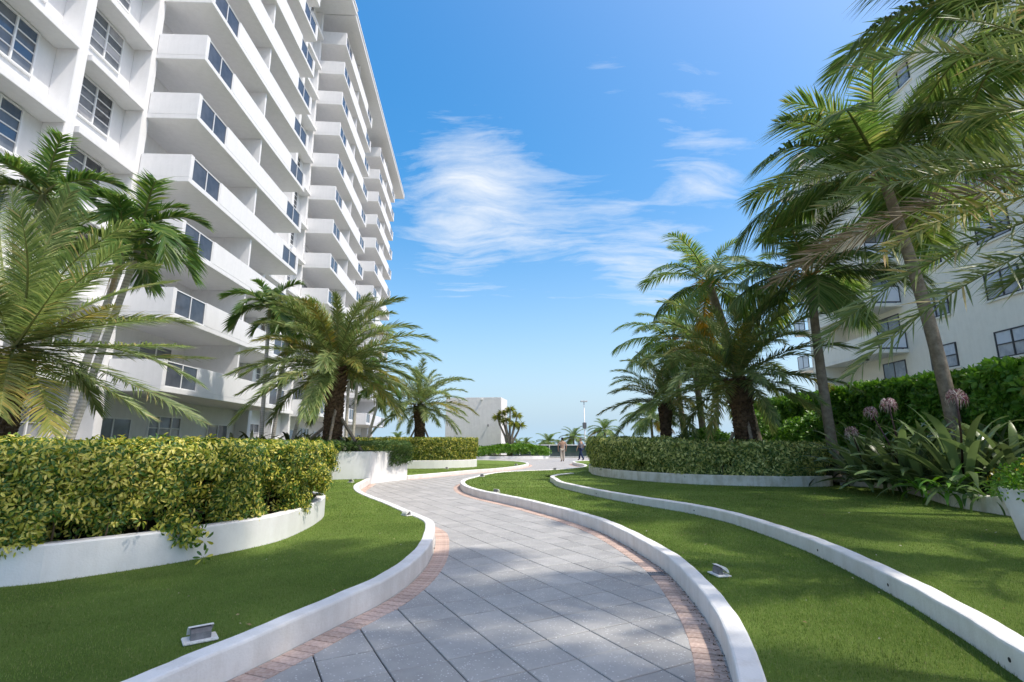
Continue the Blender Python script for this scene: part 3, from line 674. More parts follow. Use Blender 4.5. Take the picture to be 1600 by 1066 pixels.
# tall green hedge before the right building
make_hedge('tall bright green leafy hedge in front of the cream building on the right', [(10.3,6.0),(10.5,9.0),(10.3,13.0),(10.1,17),(10.1,22.5),(12.0,22.5),(12.0,6.0)], .45, 2.95, BROAD, W['green'], 190, 120, 1.4, 2.4, .18, .22, .05, 11, .4, nstems=60)

# ------------------------------------------------------------------ left building
class Bld:
    def __init__(s, root, ox, oy, tanh):
        s.root = root; s.o = Vector((ox, oy, 0)); s.a = math.atan(tanh)
    def place(s, name, me, l, z, n=0, parent=None):
        """l along the front, n outward; meshes are modelled with x = outward, y = along"""
        d = Vector((math.sin(s.a), math.cos(s.a), 0)); nv = Vector((math.cos(s.a), -math.sin(s.a), 0)); p = s.o+d*l+nv*n
        ob = link(name, me, parent or s.root, (p.x, p.y, z), (0, 0, -s.a)); return ob
lb = tag(empty('apartment_building', (0, 0, 0)), 'tall white apartment building with stacked balconies along the left of the garden', 'building')
F1 = Bld(lb, -12.5, 18.2, -.040); F2 = Bld(lb, -13.4, 35.9, -.083)
FH = 2.70; Z0 = 3.20; NF = 12; WP = -2.65; PF = -1.95     # wall plane and pier front
BAL = 11.3
def child(name, me, parent): return link(name, me, parent)
# balcony meshes (local: x outward from the balcony front, y along)
mb = MB(); mb.box(WP, 0, 0, BAL, 0, .20); slab_me = mb.mesh('balcony', W['white'], bevel=.012)
mb = MB(); mb.box(-.13, -.004, 2.25, BAL-2.25, .20, 1.16); par_me = mb.mesh('parapet', W['white'], bevel=.012)
mb = MB(); mb.box(PF+.02, -.003, .003, .13, .20, 1.16); mb.box(-.13, -.003, .13, .22, .20, 1.16); end0_me = mb.mesh('end_parapet', W['white'], bevel=.012)
mb = MB(); mb.box(PF+.02, -.003, BAL-.13, BAL-.003, .20, 1.16); mb.box(-.13, -.003, BAL-.22, BAL-.13, .20, 1.16); end1_me = mb.mesh('end_parapet', W['white'], bevel=.012)
mb = MB(); mb.box(WP+.01, -.16, BAL/2-.07, BAL/2+.07, .205, FH-.005); div_me = mb.mesh('divider_wall', W['white'])
def glass_pair(y0, y1):
    fr = MB(); g = MB(); ym = (y0+y1)/2; t = .035
    fr.box(-.10,-.04,y0,y1,1.10,1.14); fr.box(-.10,-.04,y0,y1,.205,.235)
    for y in (y0+t/2, ym, y1-t/2): fr.box(-.098,-.042,y-t/2,y+t/2,.235,1.10)
    return fr.mesh('glass_frame', W['frame']), [(lambda m: (m.box(-.075,-.063,a,b,.235,1.10), m.mesh('glass_panel', W['tint']))[1])(MB()) for a, b in ((y0+t,ym-t/2),(ym+t/2,y1-t))]
GP = [glass_pair(.225, 2.245), glass_pair(BAL-2.245, BAL-.225)]
# sliding doors behind each balcony
def door_unit(w, h, cols):
    fr = MB(); ps = []; t = .05
    fr.box(0,.06,0,w,h-t,h); fr.box(0,.06,0,w,0,t)
    for k in range(cols+1): y = k*(w-t)/cols; fr.box(0,.06,y,y+t,t,h-t)
    for k in range(cols):
        y = k*(w-t)/cols; m = MB(); m.box(.018,.028,y+t,y+(w-t)/cols,t,h-t); ps.append(m.mesh('pane', W['glass']))
    return fr.mesh('balcony_door', W['frame']), ps
DOOR = door_unit(2.2, 2.12, 2)
def window_unit(cols, rows, w, h, pm):
    """jalousie window: cols = relative widths; each pane its own mesh"""
    fr = MB(); t = .055; tot = sum(cols); ps = []; y = 0; inner = w-t*(len(cols)+1)
    fr.box(-.02,.07,0,w,0,t); fr.box(-.02,.07,0,w,h-t,h)
    for k, c in enumerate(cols):
        fr.box(-.02,.07,y,y+t,t,h-t); y += t; cw = inner*c/tot
        for r in range(rows):
            za = t+(h-2*t)*r/rows; zb = t+(h-2*t)*(r+1)/rows
            if r: fr.box(-.01,.05,y,y+cw,za-.017,za+.017)
            m = MB(); tilt = .0
            m.box(.012,.022,y,y+cw,za+(.017 if r else 0),zb-(.017 if r < rows-1 else 0)); ps.append(m.mesh('pane', random.choice(pm)))
        y += cw
    fr.box(-.02,.07,w-t,w,t,h-t)
    return fr.mesh('window', W['frame']), ps
WIN_BLUE = window_unit((1,1.5,1.5), 4, 2.0, 1.55, [W['blue_glass']]); WIN_GREY = window_unit((.6,1.4,1.4), 4, 2.0, 1.55, [W['glass'], W['blind']])
WIN_F = window_unit((1,1,1), 4, 1.9, 1.55, [W['glass'], W['blind']])
W['drape'] = mat('curtain_behind_glass', (.30,.29,.28), .15, .5, noise=(3.5, (.12,.12,.13), .42, .58)); W['dusk'] = mat('dim_room_glass', (.05,.055,.065), .06, .6, noise=(.8, (.10,.11,.13), .42, .6))
VAR = {id(WIN_BLUE): [WIN_BLUE, window_unit((1,1.5,1.5), 4, 2.0, 1.55, [W['blue_glass'], W['dusk']]), window_unit((1,1.5,1.5), 4, 2.0, 1.55, [W['blue_glass'], W['glass']])],
       id(WIN_GREY): [WIN_GREY, window_unit((.6,1.4,1.4), 4, 2.0, 1.55, [W['glass'], W['drape']]), window_unit((.6,1.4,1.4), 4, 2.0, 1.55, [W['dusk'], W['glass'], W['blind']]), window_unit((.6,1.4,1.4), 4, 2.0, 1.55, [W['drape']])],
       id(WIN_F): [WIN_F, window_unit((1,1,1), 4, 1.9, 1.55, [W['drape'], W['dusk']]), window_unit((1,1,1), 4, 1.9, 1.55, [W['dusk'], W['glass']])]}
BAY = 3.2
mb = MB(); mb.box(WP, PF+.08, .26, BAY-.26, 0, .24); ledge_me = mb.mesh('ledge', W['white'], bevel=.012)
def put_window(B, l, z, unit, n=WP+.01):
    unit = random.choice(VAR.get(id(unit), [unit])); w = B.place('window', unit[0], l, z, n)
    for p in unit[1]: link('pane', p, w)
for B, blist, bays in ((F1, [0], [-12.8,-9.6,-6.4,-3.2, BAL, BAL+3.2]), (F2, [0, 16.5], [BAL, BAL+2.6, 27.8])):
    for l0 in blist:
        for k in range(NF):
            z = Z0+k*FH; b = B.place('balcony', slab_me, l0, z)
            for nm, me in (('parapet', par_me),('end_parapet', end0_me),('end_parapet', end1_me),('divider_wall', div_me)): child(nm, me, b)
            for fr, gs in GP:
                child('glass_frame', fr, b)
                for g in gs: child('glass_panel', g, b)
            for ly in (2.4, 6.6):
                d = B.place('balcony_door', DOOR[0], l0+ly, z+.2, WP+.005)
                for p in DOOR[1]: link('pane', p, d)
            if l0 == 0 or True:
                put_window(B, l0+.35, z+1.0, WIN_G2) if False else None
    for bi, l0 in enumerate(bays):
        bw = BAY if l0 < 0 or B is F1 else 2.6 if l0 < 20 else 3.2
        for k in range(NF):
            z = Z0+k*FH
            me = ledge_me
            lo = B.place('ledge', me, l0, z+.12)
            if bw != BAY: lo.scale.y = bw/BAY
            unit = WIN_GREY if l0 == -3.2 else WIN_BLUE if l0 < -3 else WIN_F
            off = {-3.2: .35, -6.4: .3}.get(l0, .35 if bw > 3 else .3)
            put_window(B, l0+off, z+FH-.02-1.45, unit)
# body, piers, roof and ground storey of each wing
for B, la, lbd in ((F1, -16.0, 17.72), (F2, -1.0, 31.2)):
    H = Z0+NF*FH
    def wallbox(name, l0, l1, n0, n1, z0, z1, m=W['white']):
        mb = MB(); mb.box(n0, n1, 0, l1-l0, 0, z1-z0); return B.place(name, mb.mesh(name, m, bevel=.012), l0, z0)
    wallbox('wall', la, lbd, -15, WP, 0, H)
    wallbox('roof', la+(.95 if B is F2 else 0), lbd+.9 if B is F2 else lbd-.15, -15.6, .55 if B is F1 else .62, H, H+.35)
    wallbox('roof_edge', la+(.95 if B is F2 else 0), lbd+.95 if B is F2 else lbd-.10, -15.65, .62 if B is F1 else .69, H+.352, H+.52)
    piers = [-12.8,-9.6,-6.4,-3.2,-.0, BAL+.0, BAL+3.2] if B is F1 else [0, BAL, BAL+2.6, 16.5, 27.8, 31.0]
    for p in piers:
        wallbox('pier', p-.22, p+.16, WP, PF, 0, H)
    # ground storey: piers under the balconies, doors and windows in the recess
    if B is F1:
        for p in (-.55, 3.2, 6.4, 9.6): pass
g_door = door_unit(2.0, 2.3, 2); g_win = window_unit((.8,1,.8), 4, 2.3, 2.0, [W['glass'], W['blind']])
for B, ls in ((F1, [(-9.2,1),(-6.0,0),(-2.8,1),(.6,0),(3.6,1),(8.2,0),(11.7,1)]), (F2, [(1.0,0),(4.2,1),(8,0),(11.6,1),(17.2,0),(20.5,1),(25,0),(28.3,1)])):
    for l, kind in ls:
        if kind: put_window(B, l, .55, g_win, WP+.012)
        else:
            d = B.place('door', g_door[0], l, .05, WP+.012)
            for p in g_door[1]: link('pane', p, d)

# ------------------------------------------------------------------ right building
rb = tag(empty('apartment_building', (0, 0, 0)), 'cream apartment building with dark framed windows half hidden by palms on the right', 'building')
FR = Bld(rb, 20.75, 0.0, .0588)
FRH = 2.70; RF = [1.2+FRH*k for k in range(-2, 8)]   # floor levels
def rbox(name, l0, l1, n0, n1, z0, z1, m=W['cream'], parent=None, bevel=.01):
    mb = MB(); mb.box(n0, n1, 0, l1-l0, 0, z1-z0); return FR.place(name, mb.mesh(name, m, bevel=bevel), l0, z0, 0, parent)
# outward is -x for this one: n negative points to the garden
rbox('wall', 6, 35.6, 0, 14, -5.19, 22.4)
rbox('roof', 5.9, 35.9, -.25, 14, 22.4, 22.8, W['creamslab'])
rbox('end_wall', 34.3, 35.6, -1.72, -.003, -5.19, 22.4)
def rwin():
    fr = MB(); w, h, t = 1.76, 1.22, .06; ps = []
    fr.box(-.05,.02,0,w,0,t); fr.box(-.05,.02,0,w,h-t,h); fr.box(-.05,.02,0,t,t,h-t); fr.box(-.05,.02,w-t,w,t,h-t); fr.box(-.06,.02,w/2-t/2,w/2+t/2,t,h-t)
    for a, b in ((t,w/2-t/2),(w/2+t/2,w-t)):
        fr.box(-.055,.02,a,b,h*.48,h*.48+.045)
        for z0, z1, m in ((t,h*.48,W['blind']),(h*.48+.045,h-t,W['frost'] if False else W['blind2'])):
            q = MB(); q.box(-.02,-.008,a,b,z0,z1); ps.append(q.mesh('pane', m))
    return fr.mesh('window', W['dframe']), ps
W['blind2'] = mat('pale_blind_behind_glass', (.55,.56,.60), .12, .7, noise=(.7, (.36,.38,.44), .40, .58))
RW = rwin()
mb = MB(); mb.box(-.07,.0,-.09,1.85,-.09,-.003); sill_me = mb.mesh('sill', W['creamslab'])
for k, zf in enumerate(RF):
    for j, l in enumerate((9.2,13.2,17.2,21.2,25.2)):
        w = FR.place('window', RW[0], l, zf+1.24, -.012)
        for p in RW[1]: link('pane', p, w)
        link('sill', sill_me, w)
    # projecting balcony with frosted end panel
    b = rbox('balcony', 28.5, 34.296, -1.66, -.003, zf-.2, zf, W['creamslab'])
    q = MB(); q.box(-1.655,-1.54,.06,5.79,.204,1.2); child('parapet', q.mesh('parapet', W['cream'], bevel=.01), b)
    q = MB(); t = .05
    q.box(-1.60,-.03,.02,.07,.25,.25+t); q.box(-1.60,-.03,.02,.07,1.22-t,1.22); q.box(-1.60,-1.60+t,.02,.07,.25+t,1.22-t); q.box(-.03-t,-.03,.02,.07,.25+t,1.22-t)
    child('panel_frame', q.mesh('panel_frame', W['dframe']), b)
    q = MB(); q.box(-1.60+t,-.03-t,.035,.05,.25+t,1.22-t); child('frosted_panel', q.mesh('frosted_panel', W['frost']), b)
    q = MB(); q.box(-1.0,-.86,2.2,2.34,-.10,-.003); child('ceiling_light', q.mesh('ceiling_light', W['dframe']), b)
    q = MB()
    for y in (0,.95,1.9): q.box(-.03,.03,y,y+.06,0,2.1)
    q.box(-.03,.03,0,1.96,2.1,2.16); d = FR.place('balcony_door', q.mesh('balcony_door', W['dframe']), 28.9, zf+.01, -.012)
    for y in (.06,1.01): q = MB(); q.box(-.012,0,y,y+.89,0,2.1); link('pane', q.mesh('pane', W['glass'] if y > 1 else W['blind']), d)
    # small balconies round the far corner
    b = rbox('balcony', 35.62, 37.2, -1.95, 2, zf-.2, zf, W['creamslab'])
    q = MB(); q.box(-1.93,-1.88,.05,1.55,.23,.27); q.box(-1.93,-1.88,.05,1.55,1.12,1.16)
    for y in (.05,.78,1.51): q.box(-1.93,-1.88,y,y+.04,.27,1.12)
    child('panel_frame', q.mesh('panel_frame', W['dframe']), b)
    q = MB(); q.box(-1.91,-1.90,.09,1.51,.27,1.12); child('frosted_panel', q.mesh('frosted_panel', W['frost']), b)

# ------------------------------------------------------------------ plain white block, railing, lamp post
wb = tag(empty('stair_block', (-1.05,50,0)), 'plain windowless grey-white block at the far end of the terrace', 'building')
cr = [(0,0),(.55,3.4),(-4.9,4.4),(-5.45,.55)]
mb = MB(); mb.prism(cr, 0, 5.75); mb.obj('wall', W['bulk'], wb, bevel=.02)
for (x, z) in ((-4.05,5.55),(-1.9,5.55)):
    mb = MB(); y = -.10*x/1.0*1.0; yy = .1009*(-x)
    mb.box(x-.09,x+.09,yy-.16,yy+.02,z-.05,z+.03); mb.obj('scupper', W['bulk'], wb)
for (x, z) in ((-1.25,3.1),(-4.3,2.35)):
    yy = .1009*(-x); mb = MB(); mb.tube([(x,yy-.02,z),(x,yy-.14,z)], .03, 8); mb.tube([(x,yy-.14,z+.05),(x,yy-.14,z-.18)], .055, 8); mb.obj('wall_lamp', W['grey_metal'], wb)
rl = tag(empty('railing', (0,51,0)), 'long white railing with dark glass panels along the sea end of the terrace', 'railing')
W['rail_glass'] = mat('smoked_glass', (.03,.05,.055), .04, .8, noise=(.7,(.05,.085,.075),.38,.6))
mb = MB(); mb.box(-.4,14,-.05,.05,1.15,1.23); mb.obj('top_rail', W['steel'], rl)
mb = MB(); mb.box(-.4,14,-.03,.03,.06,.10); mb.obj('bottom_rail', W['steel'], rl)
xs_ = [-.4,.75,2.15,3.65,5.1,6.7,8.2,9.7,11.2,12.7,14]
for a in xs_:
    mb = MB(); mb.box(a-.04,a+.04,-.035,.035,-.02,1.15); mb.obj('post', W['steel'], rl)
for a, b in zip(xs_, xs_[1:]):
    mb = MB(); mb.box(a+.045,b-.045,-.008,.008,.105,1.145); mb.obj('glass_panel', W['rail_glass'], rl)
lp = tag(empty('lamp_post', (PY(914,690,62).x, 62, -5.2)), 'tall thin pale lamp post standing beyond the railing', 'lamp post')
top = PY(914,628,62).z+5.2
mb = MB(); mb.tube([(0,0,0),(0,0,top)], [.085,.055], 10); mb.obj('pole', W['steel'], lp, True)
mb = MB(); mb.box(-.42,.42,-.22,.22,top-.02,top+.14); mb.obj('lamp_head', W['steel'], lp, bevel=.03)
bz = PY(914,665,62).z+5.2
mb = MB(); mb.box(-.22,.22,-.2,.2,bz-.35,bz+.35); mb.obj('speaker_box', W['grey_metal'], lp, bevel=.03)

# ------------------------------------------------------------------ palms
def frond_geo(pts, n, leaf_fn, width, ang, vee, droop, rnd, start=.14, r0=.018, jit=.12, planes=False, ragged=0.0):
    """pts: rachis points (z up). Returns arrays for one frond: rachis tube and leaflets."""
    pts = [Vector(p) for p in pts]; m = len(pts); V = []; F = []; MI = []
    L = [0]
    for a, b in zip(pts, pts[1:]): L.append(L[-1]+(b-a).length)
    tot = L[-1]
    def at(s):
        d = s*tot
        for i in range(m-1):
            if d <= L[i+1] or i == m-2:
                f = (d-L[i])/max(1e-6, L[i+1]-L[i]); return pts[i].lerp(pts[i+1], f), (pts[i+1]-pts[i]).normalized()
    hz = Vector((pts[-1].x-pts[0].x, pts[-1].y-pts[0].y, 0))
    if hz.length < 1e-3: hz = Vector((1,0,0))
    side0 = Vector((0,0,1)).cross(hz).normalized()
    # rachis: three-sided, tapering
    b0 = len(V)
    for i, p in enumerate(pts):
        t = (pts[min(i+1,m-1)]-pts[max(i-1,0)]).normalized(); s = (side0-t*side0.dot(t)).normalized(); u = s.cross(t)*-1
        rr = r0*(1-.86*L[i]/tot)
        for q in (s*rr*1.3, -s*rr*1.3, u*rr*1.0*-1): V.append(p+q)
    for i in range(m-1):
        for k in range(3):
            k2 = (k+1)%3; F.append((b0+i*3+k,b0+i*3+k2,b0+(i+1)*3+k2,b0+(i+1)*3+k)); MI.append(1)
    for k in range(n):
        s = start+(1-start)*(k+.5)/n; p, t = at(min(.999, s)); sd = (side0-t*side0.dot(t)).normalized(); up = t.cross(sd)
        if up.z < 0 and abs(t.z) < .95: up = -up
        for sg in (-1, 1):
            if ragged and rnd.random() < ragged: continue
            ss = (s-start)/(1-start); a = ang[0]+(ang[1]-ang[0])*ss+rnd.uniform(-jit,jit); ve = vee+rnd.uniform(-jit,jit)*1.6+(rnd.choice((-.85,-.1,.55)) if planes == 2 else rnd.choice((-.35,0,.45)) if planes else 0)
            d = (t*math.cos(a)+(sd*sg*math.cos(ve)+up*math.sin(ve))*math.sin(a)).normalized(); ln = leaf_fn(ss)*rnd.uniform(.86,1.1)
            wv = (t-d*t.dot(d)); wv = wv.normalized() if wv.length > .05 else up
            tw = rnd.uniform(-.5,.5); nv = d.cross(wv); wv = wv*math.cos(tw)+nv*math.sin(tw)
            w = width*rnd.uniform(.8,1.15)*(.55+.45*min(1,ln/leaf_fn(.4))); g = Vector((0,0,-1)); i = len(V)
            p1 = p+d*ln*.45+g*ln*droop*.18; p2 = p+d*ln+g*ln*droop*.75
            V += [p-wv*w*.35, p+wv*w*.35, p1+wv*w*.5, p1-wv*w*.5, p2]
            F += [(i,i+1,i+2,i+3),(i+3,i+2,i+4)]; MI += [0,0]
    return V, F, MI
def frond_mesh(name, geo_, leafm):
    V, F, MI = geo_; me = bpy.data.meshes.new(name); me.from_pydata([tuple(v) for v in V], [], F); me.materials.append(leafm); me.materials.append(W['rachis'])
    me.polygons.foreach_set('material_index', MI); me.update(); return me
def arc(L, e0, bend, n=12, pw=1.4, sway=0):
    """rachis leaving the heart at elevation e0 and bending down by bend (radians)"""
    pts = [Vector((0,0,0))]; p = Vector((0,0,0))
    for i in range(n):
        f = (i+.5)/n; e = e0-bend*f**pw; y = sway*f*f
        p = p+Vector((math.cos(e)*math.cos(y), math.cos(e)*math.sin(y), math.sin(e)))*L/n; pts.append(p.copy())
    return pts
def date_leaf(L): return lambda s: L*(.35+.65*math.sin(math.pi*min(1,.18+.62*s)))*(1 if s < .85 else 1-(s-.85)*2.2)
def coco_leaf(L): return lambda s: L*(.45+.55*math.sin(math.pi*min(1,.15+.6*s)))*(1 if s < .8 else 1-(s-.8)*3.2)
BANK = {}
def bank(kind):
    if kind in BANK: return BANK[kind]
    rnd = random.Random(len(kind)*13+5); out = []
    K = 16
    for i in range(K):
        f = i/(K-1)
        if kind == 'date':
            e0 = R(86-108*f**1.05+rnd.uniform(-6,6)); g = frond_geo(arc(1, e0, R(34+34*math.sin(math.pi*min(1,f+.2))+rnd.uniform(-8,8)), 12, 1.7, rnd.uniform(-.2,.2)), 104, date_leaf(.150), .0095, (R(56),R(22)), R(20), .18+.25*f, rnd, .12, .0075, .16, True)
            ms = [frond_mesh('frond', g, W['date'])]
            if f > .35: ms.append(frond_mesh('frond', g, W['date_y']))
        elif kind == 'coco':
            e0 = R(84-128*f+rnd.uniform(-7,7)); g = frond_geo(arc(1, e0, R(50+30*math.sin(math.pi*min(1,f+.15))+rnd.uniform(-10,10)), 12, 1.3, rnd.uniform(-.35,.35)), 92, coco_leaf(.27), .0132, (R(70),R(34)), R(22-36*f), .32+.6*f, rnd, .16, .011, .12)
            ms = [frond_mesh('frond', g, W['coco'])]
            if f > .55: ms.append(frond_mesh('frond', g, W['coco_y']))
            if f > .8: ms.append(frond_mesh('frond', g, W['dry']))
        else:
            e0 = R(80-75*f+rnd.uniform(-6,6)); g = frond_geo(arc(1, e0, R(75+35*f+rnd.uniform(-8,8)), 12, 1.15, rnd.uniform(-.25,.25)), 54, coco_leaf(.34), .034, (R(62),R(34)), R(34), .35+.3*f, rnd, .10, .014, .16)
            ms = [frond_mesh('frond', g, W['adon'])]
        out.append(ms)
    BANK[kind] = out; return out
def crown(root, kind, heart, n, L, seed, f0=0.0, f1=1.0, yellow=.08, dry=0.0, skew=None):
    rnd = random.Random(seed); bk = bank(kind)
    for i in range(n):
        f = f0+(f1-f0)*((i+rnd.uniform(0,.8))/n)**.85; k = min(15, max(0, int(round(f*15)))); ms = bk[k]
        r = rnd.random(); me = ms[0]
        if len(ms) > 2 and r < dry: me = ms[2]
        elif len(ms) > 1 and r < dry+yellow: me = ms[1]
        az = i*2.39996+rnd.uniform(-.3,.3)+seed; s = L*rnd.uniform(.82,1.1)*(.82 if f < .12 else 1)
        o = link('frond', me, root, (heart[0]+math.cos(az)*.05, heart[1]+math.sin(az)*.05, heart[2]-.25*f*L*.18), (rnd.uniform(-.12,.12)*0, 0, az), s)
def bez_frond(root, heart, ctrl, tip, seed, leaf=.36, width=.020, n=74, leafm=None, droop=.25, vee=R(28), start=.12, ragged=.03, r0=.022, ang=(R(56),R(24)), kind='date', planes=False):
    """one frond drawn from the heart over ctrl to its tip (all relative to root)"""
    rnd = random.Random(seed); h, c, t = Vector(heart), Vector(ctrl), Vector(tip); pts = []
    for i in range(15):
        f = i/14; pts.append(h*(1-f)**2+c*2*f*(1-f)+t*f*f)
    pts = [p-h for p in pts]
    g = frond_geo(pts, n, (date_leaf if kind == 'date' else coco_leaf)(leaf), width, ang, vee, droop, rnd, start, r0, .13, planes, ragged=ragged)
    return link('frond', frond_mesh('frond', g, leafm or W['date']), root, h)
def trunk_pts(base, top, bow=(0,0), n=14):
    b, t = Vector(base), Vector(top); return [b.lerp(t, i/n)+Vector((bow[0],bow[1],0))*math.sin(math.pi*i/n) for i in range(n+1)]
def ring_trunk(root, pts, r0, r1, flare=1.5, m='ring'):
    mb = MB(); n = len(pts); dense = []; rad = []
    N_ = 60
    for i in range(N_+1):
        f = i/N_; x = f*(n-1); k = min(n-2, int(x)); p = pts[k].lerp(pts[k+1], x-k); dense.append(p)
        rad.append((r0+(r1-r0)*f)*(1+(flare-1)*max(0,1-f*9)**2)*(1+.012*(i%2))*(1+random.uniform(-.012,.012)))
    mb.tube(dense, rad, 12); return mb.obj('trunk', W[m], root, True)
def boot_trunk(root, base, top, r, seed, m='boot', swell=1.25):
    """date palm trunk: a shaft set with spirals of cut leaf bases"""
    rnd = random.Random(seed); mb = MB(); b, t = Vector(base), Vector(top); H = (t-b).length; n = 10
    mb.tube([b.lerp(t,i/n) for i in range(n+1)], [r*(1.12-.12*i/n)*(1 if i < n*.72 else swell if i < n else swell*.7) for i in range(n+1)], 12)
    cnt = int(H/.085)*9
    ax = (t-b).normalized(); a0 = ax.orthogonal().normalized(); c0 = ax.cross(a0)
    for k in range(cnt):
        f = k/cnt; an = k*2.39996; rr = r*(1.10-.10*f)*(1 if f < .7 else 1+(swell-1)*min(1,(f-.7)*6)); d = a0*math.cos(an)+c0*math.sin(an); s = ax.cross(d)
        p = b.lerp(t,f)+d*rr*.96; w = r*.27*rnd.uniform(.8,1.2); h = .10*rnd.uniform(.8,1.3); o = r*.16*rnd.uniform(.6,1.6)*(1 if f < .7 else 1.9)
        i = len(mb.v); q = [p-s*w-ax*h*.5, p+s*w-ax*h*.5, p+s*w*.7+ax*h*.5+d*o, p-s*w*.7+ax*h*.5+d*o, p+s*w*.6+ax*h*.75, p-s*w*.6+ax*h*.75]
        mb.v += [tuple(x) for x in q]; mb.f += [(i,i+1,i+2,i+3),(i+3,i+2,i+4,i+5),(i+1,i+4,i+2),(i,i+3,i+5)]; mb.m += [0]*4
    me = mb.mesh('trunk', W[m]); return link('trunk', me, root)
def date_palm(label, base, heart, r, n, L, seed, f1=1.0, yellow=.1, orange=False, group='date palms in the garden beds'):
    root = tag(empty('date_palm', base), label, 'palm tree', group); h = Vector(heart)-Vector(base)
    boot_trunk(root, (0,0,0), h-Vector((0,0,.15)), r, seed); crown(root, 'date', h, n, L, seed, 0, f1, yellow)
    if orange:
        mb = MB(); rnd = random.Random(seed)
        for k in range(46):
            a = rnd.uniform(0,6.3); e = rnd.uniform(.5,1.35); l = rnd.uniform(.5,1.0); d = Vector((math.cos(a)*math.cos(e), math.sin(a)*math.cos(e), math.sin(e)))
            mb.tube([h+d*.2, h+d*l*.6, h+d*l+Vector((0,0,-.15*l))], [.012,.010,.006], 4)
        mb.obj('fruit_stalks', W['rachis_o'], root)
    return root
def coco_palm(label, base, heart, r, n, L, seed, bow=(0,0), yellow=.12, dry=.1, f1=1.0, group='coconut palms along the right side', orange=True):
    root = tag(empty('coconut_palm', base), label, 'palm tree', group); h = Vector(heart)-Vector(base)
    ring_trunk(root, trunk_pts((0,0,-.05), h-Vector((0,0,.1)), bow), r, r*.72, 1.7, 'bark2'); crown(root, 'coco', h, n, L, seed, 0, f1, yellow, dry)
    if orange:
        mb = MB(); rnd = random.Random(seed)
        for k in range(26):
            a = rnd.uniform(0,6.3); e = rnd.uniform(-.4,.5); l = rnd.uniform(.3,.7); d = Vector((math.cos(a)*math.cos(e), math.sin(a)*math.cos(e), math.sin(e)))
            mb.tube([h+d*.1, h+d*l*.6, h+d*l+Vector((0,0,-.2*l))], [.012,.010,.006], 4)
        mb.obj('flower_stalks', W['rachis_o'], root)
    return root
def christmas_palm(label, base, heart, r, n, L, seed, bow=(0,0), group='slender christmas palms by the white building'):
    root = tag(empty('christmas_palm', base), label, 'palm tree', group); h = Vector(heart)-Vector(base)
    ring_trunk(root, trunk_pts((0,0,-.05), h-Vector((0,0,.55)), bow), r, r*.8, 1.35)
    mb = MB(); d = (h-Vector((0,0,0))).normalized(); mb.tube([h-Vector((0,0,.57)), h-Vector((0,0,.3)), h+Vector((0,0,.05))], [r*.85,r*.95,r*.4], 10); mb.obj('crown_shaft', W['shaft'], root, True)
    crown(root, 'adon', h, n, L, seed, 0, 1.0)
    mb = MB(); rnd = random.Random(seed)
    for k in range(14):
        a = rnd.uniform(-.4,.4)+seed; l = rnd.uniform(.35,.65); hh = h-Vector((0,0,.58)); v = Vector((math.cos(a),math.sin(a),0))
        mb.tube([hh+v*r*.7, hh+v*.16+Vector((0,0,-.08)), hh+v*.2+Vector((rnd.uniform(-.06,.06),rnd.uniform(-.06,.06),-l))], [.010,.008,.004], 4)
    mb.obj('fruit_stalk', W['drystalk'], root)
    return root
W['bark2'] = W['bark']; W['shaft'] = mat('green_crown_shaft', (.14,.19,.075), .5, .3, noise=(6, (.20,.20,.10), .4, .6)); W['drystalk'] = mat('dry_fruit_stalk', (.42,.32,.20), .8, .2)

# left side
P0 = PY(24, 540, 7.8); base = Vector((P0.x-.15, P0.y+.1, .45))
root = tag(empty('date_palm', base), 'large date palm at the left edge whose long fronds sweep over the near hedge', 'palm tree', 'date palms in the garden beds')
h = P0-base; boot_trunk(root, (0,0,0), h-Vector((0,0,.2)), .2, 3)
def hero(root, base, heart, lst, seed0, **kw):
    for i, (cu, cv, tu, tv, dyc, dyt, mm) in enumerate(lst):
        c = PY(cu, cv, base.y+heart.y+dyc)-base; t = PY(tu, tv, base.y+heart.y+dyt)-base
        bez_frond(root, heart, c, t, seed0+i, leafm=W[mm], **kw)
hero(root, base, h, [
    (150,560,317,660,-.3,-.5,'date'), (190,520,312,600,.3,.5,'date'), (170,480,300,505,.6,1.0,'date'), (110,420,245,415,.2,.4,'date'),
    (90,400,205,350,-.4,-.6,'date'), (60,400,110,300,-.2,-.3,'date'), (20,420,20,300,-.1,-.4,'date'), (-20,400,-60,300,0,0,'date'),
    (80,470,190,385,-.7,-1.0,'date'), (110,500,180,478,-.9,-1.4,'date_y'), (130,560,150,640,.8,1.3,'date'), (60,575,82,678,-.9,-1.4,'date_y'), (200,560,330,560,1.2,2.2,'date'), (160,450,270,440,1.0,2.0,'date'), (60,390,130,330,.9,1.6,'date'), (-10,380,0,260,.9,1.5,'date'), (120,570,230,650,.1,.2,'date'), (60,430,30,330,-1.0,-1.5,'date'), (150,500,250,500,-.5,-.8,'date'),
    (40,520,97,436,-1.2,-1.8,'date'), (-60,560,-130,640,0,0,'date'), (-60,500,-160,480,.3,.4,'date'), (-50,450,-130,380,-.5,-.8,'date'),
    (40,440,60,330,.8,1.3,'date'), (100,450,160,420,1.2,2.0,'date'), (10,560,0,650,-1.2,-1.8,'date_y'), (160,540,285,540,-.9,-1.2,'date'),
    (90,590,140,610,1.4,2.0,'date'), (-10,470,-40,400,-1.2,-1.7,'date')], 100, leaf=.45, width=.022, n=112, vee=R(16), ang=(R(62),R(30)), droop=.3)
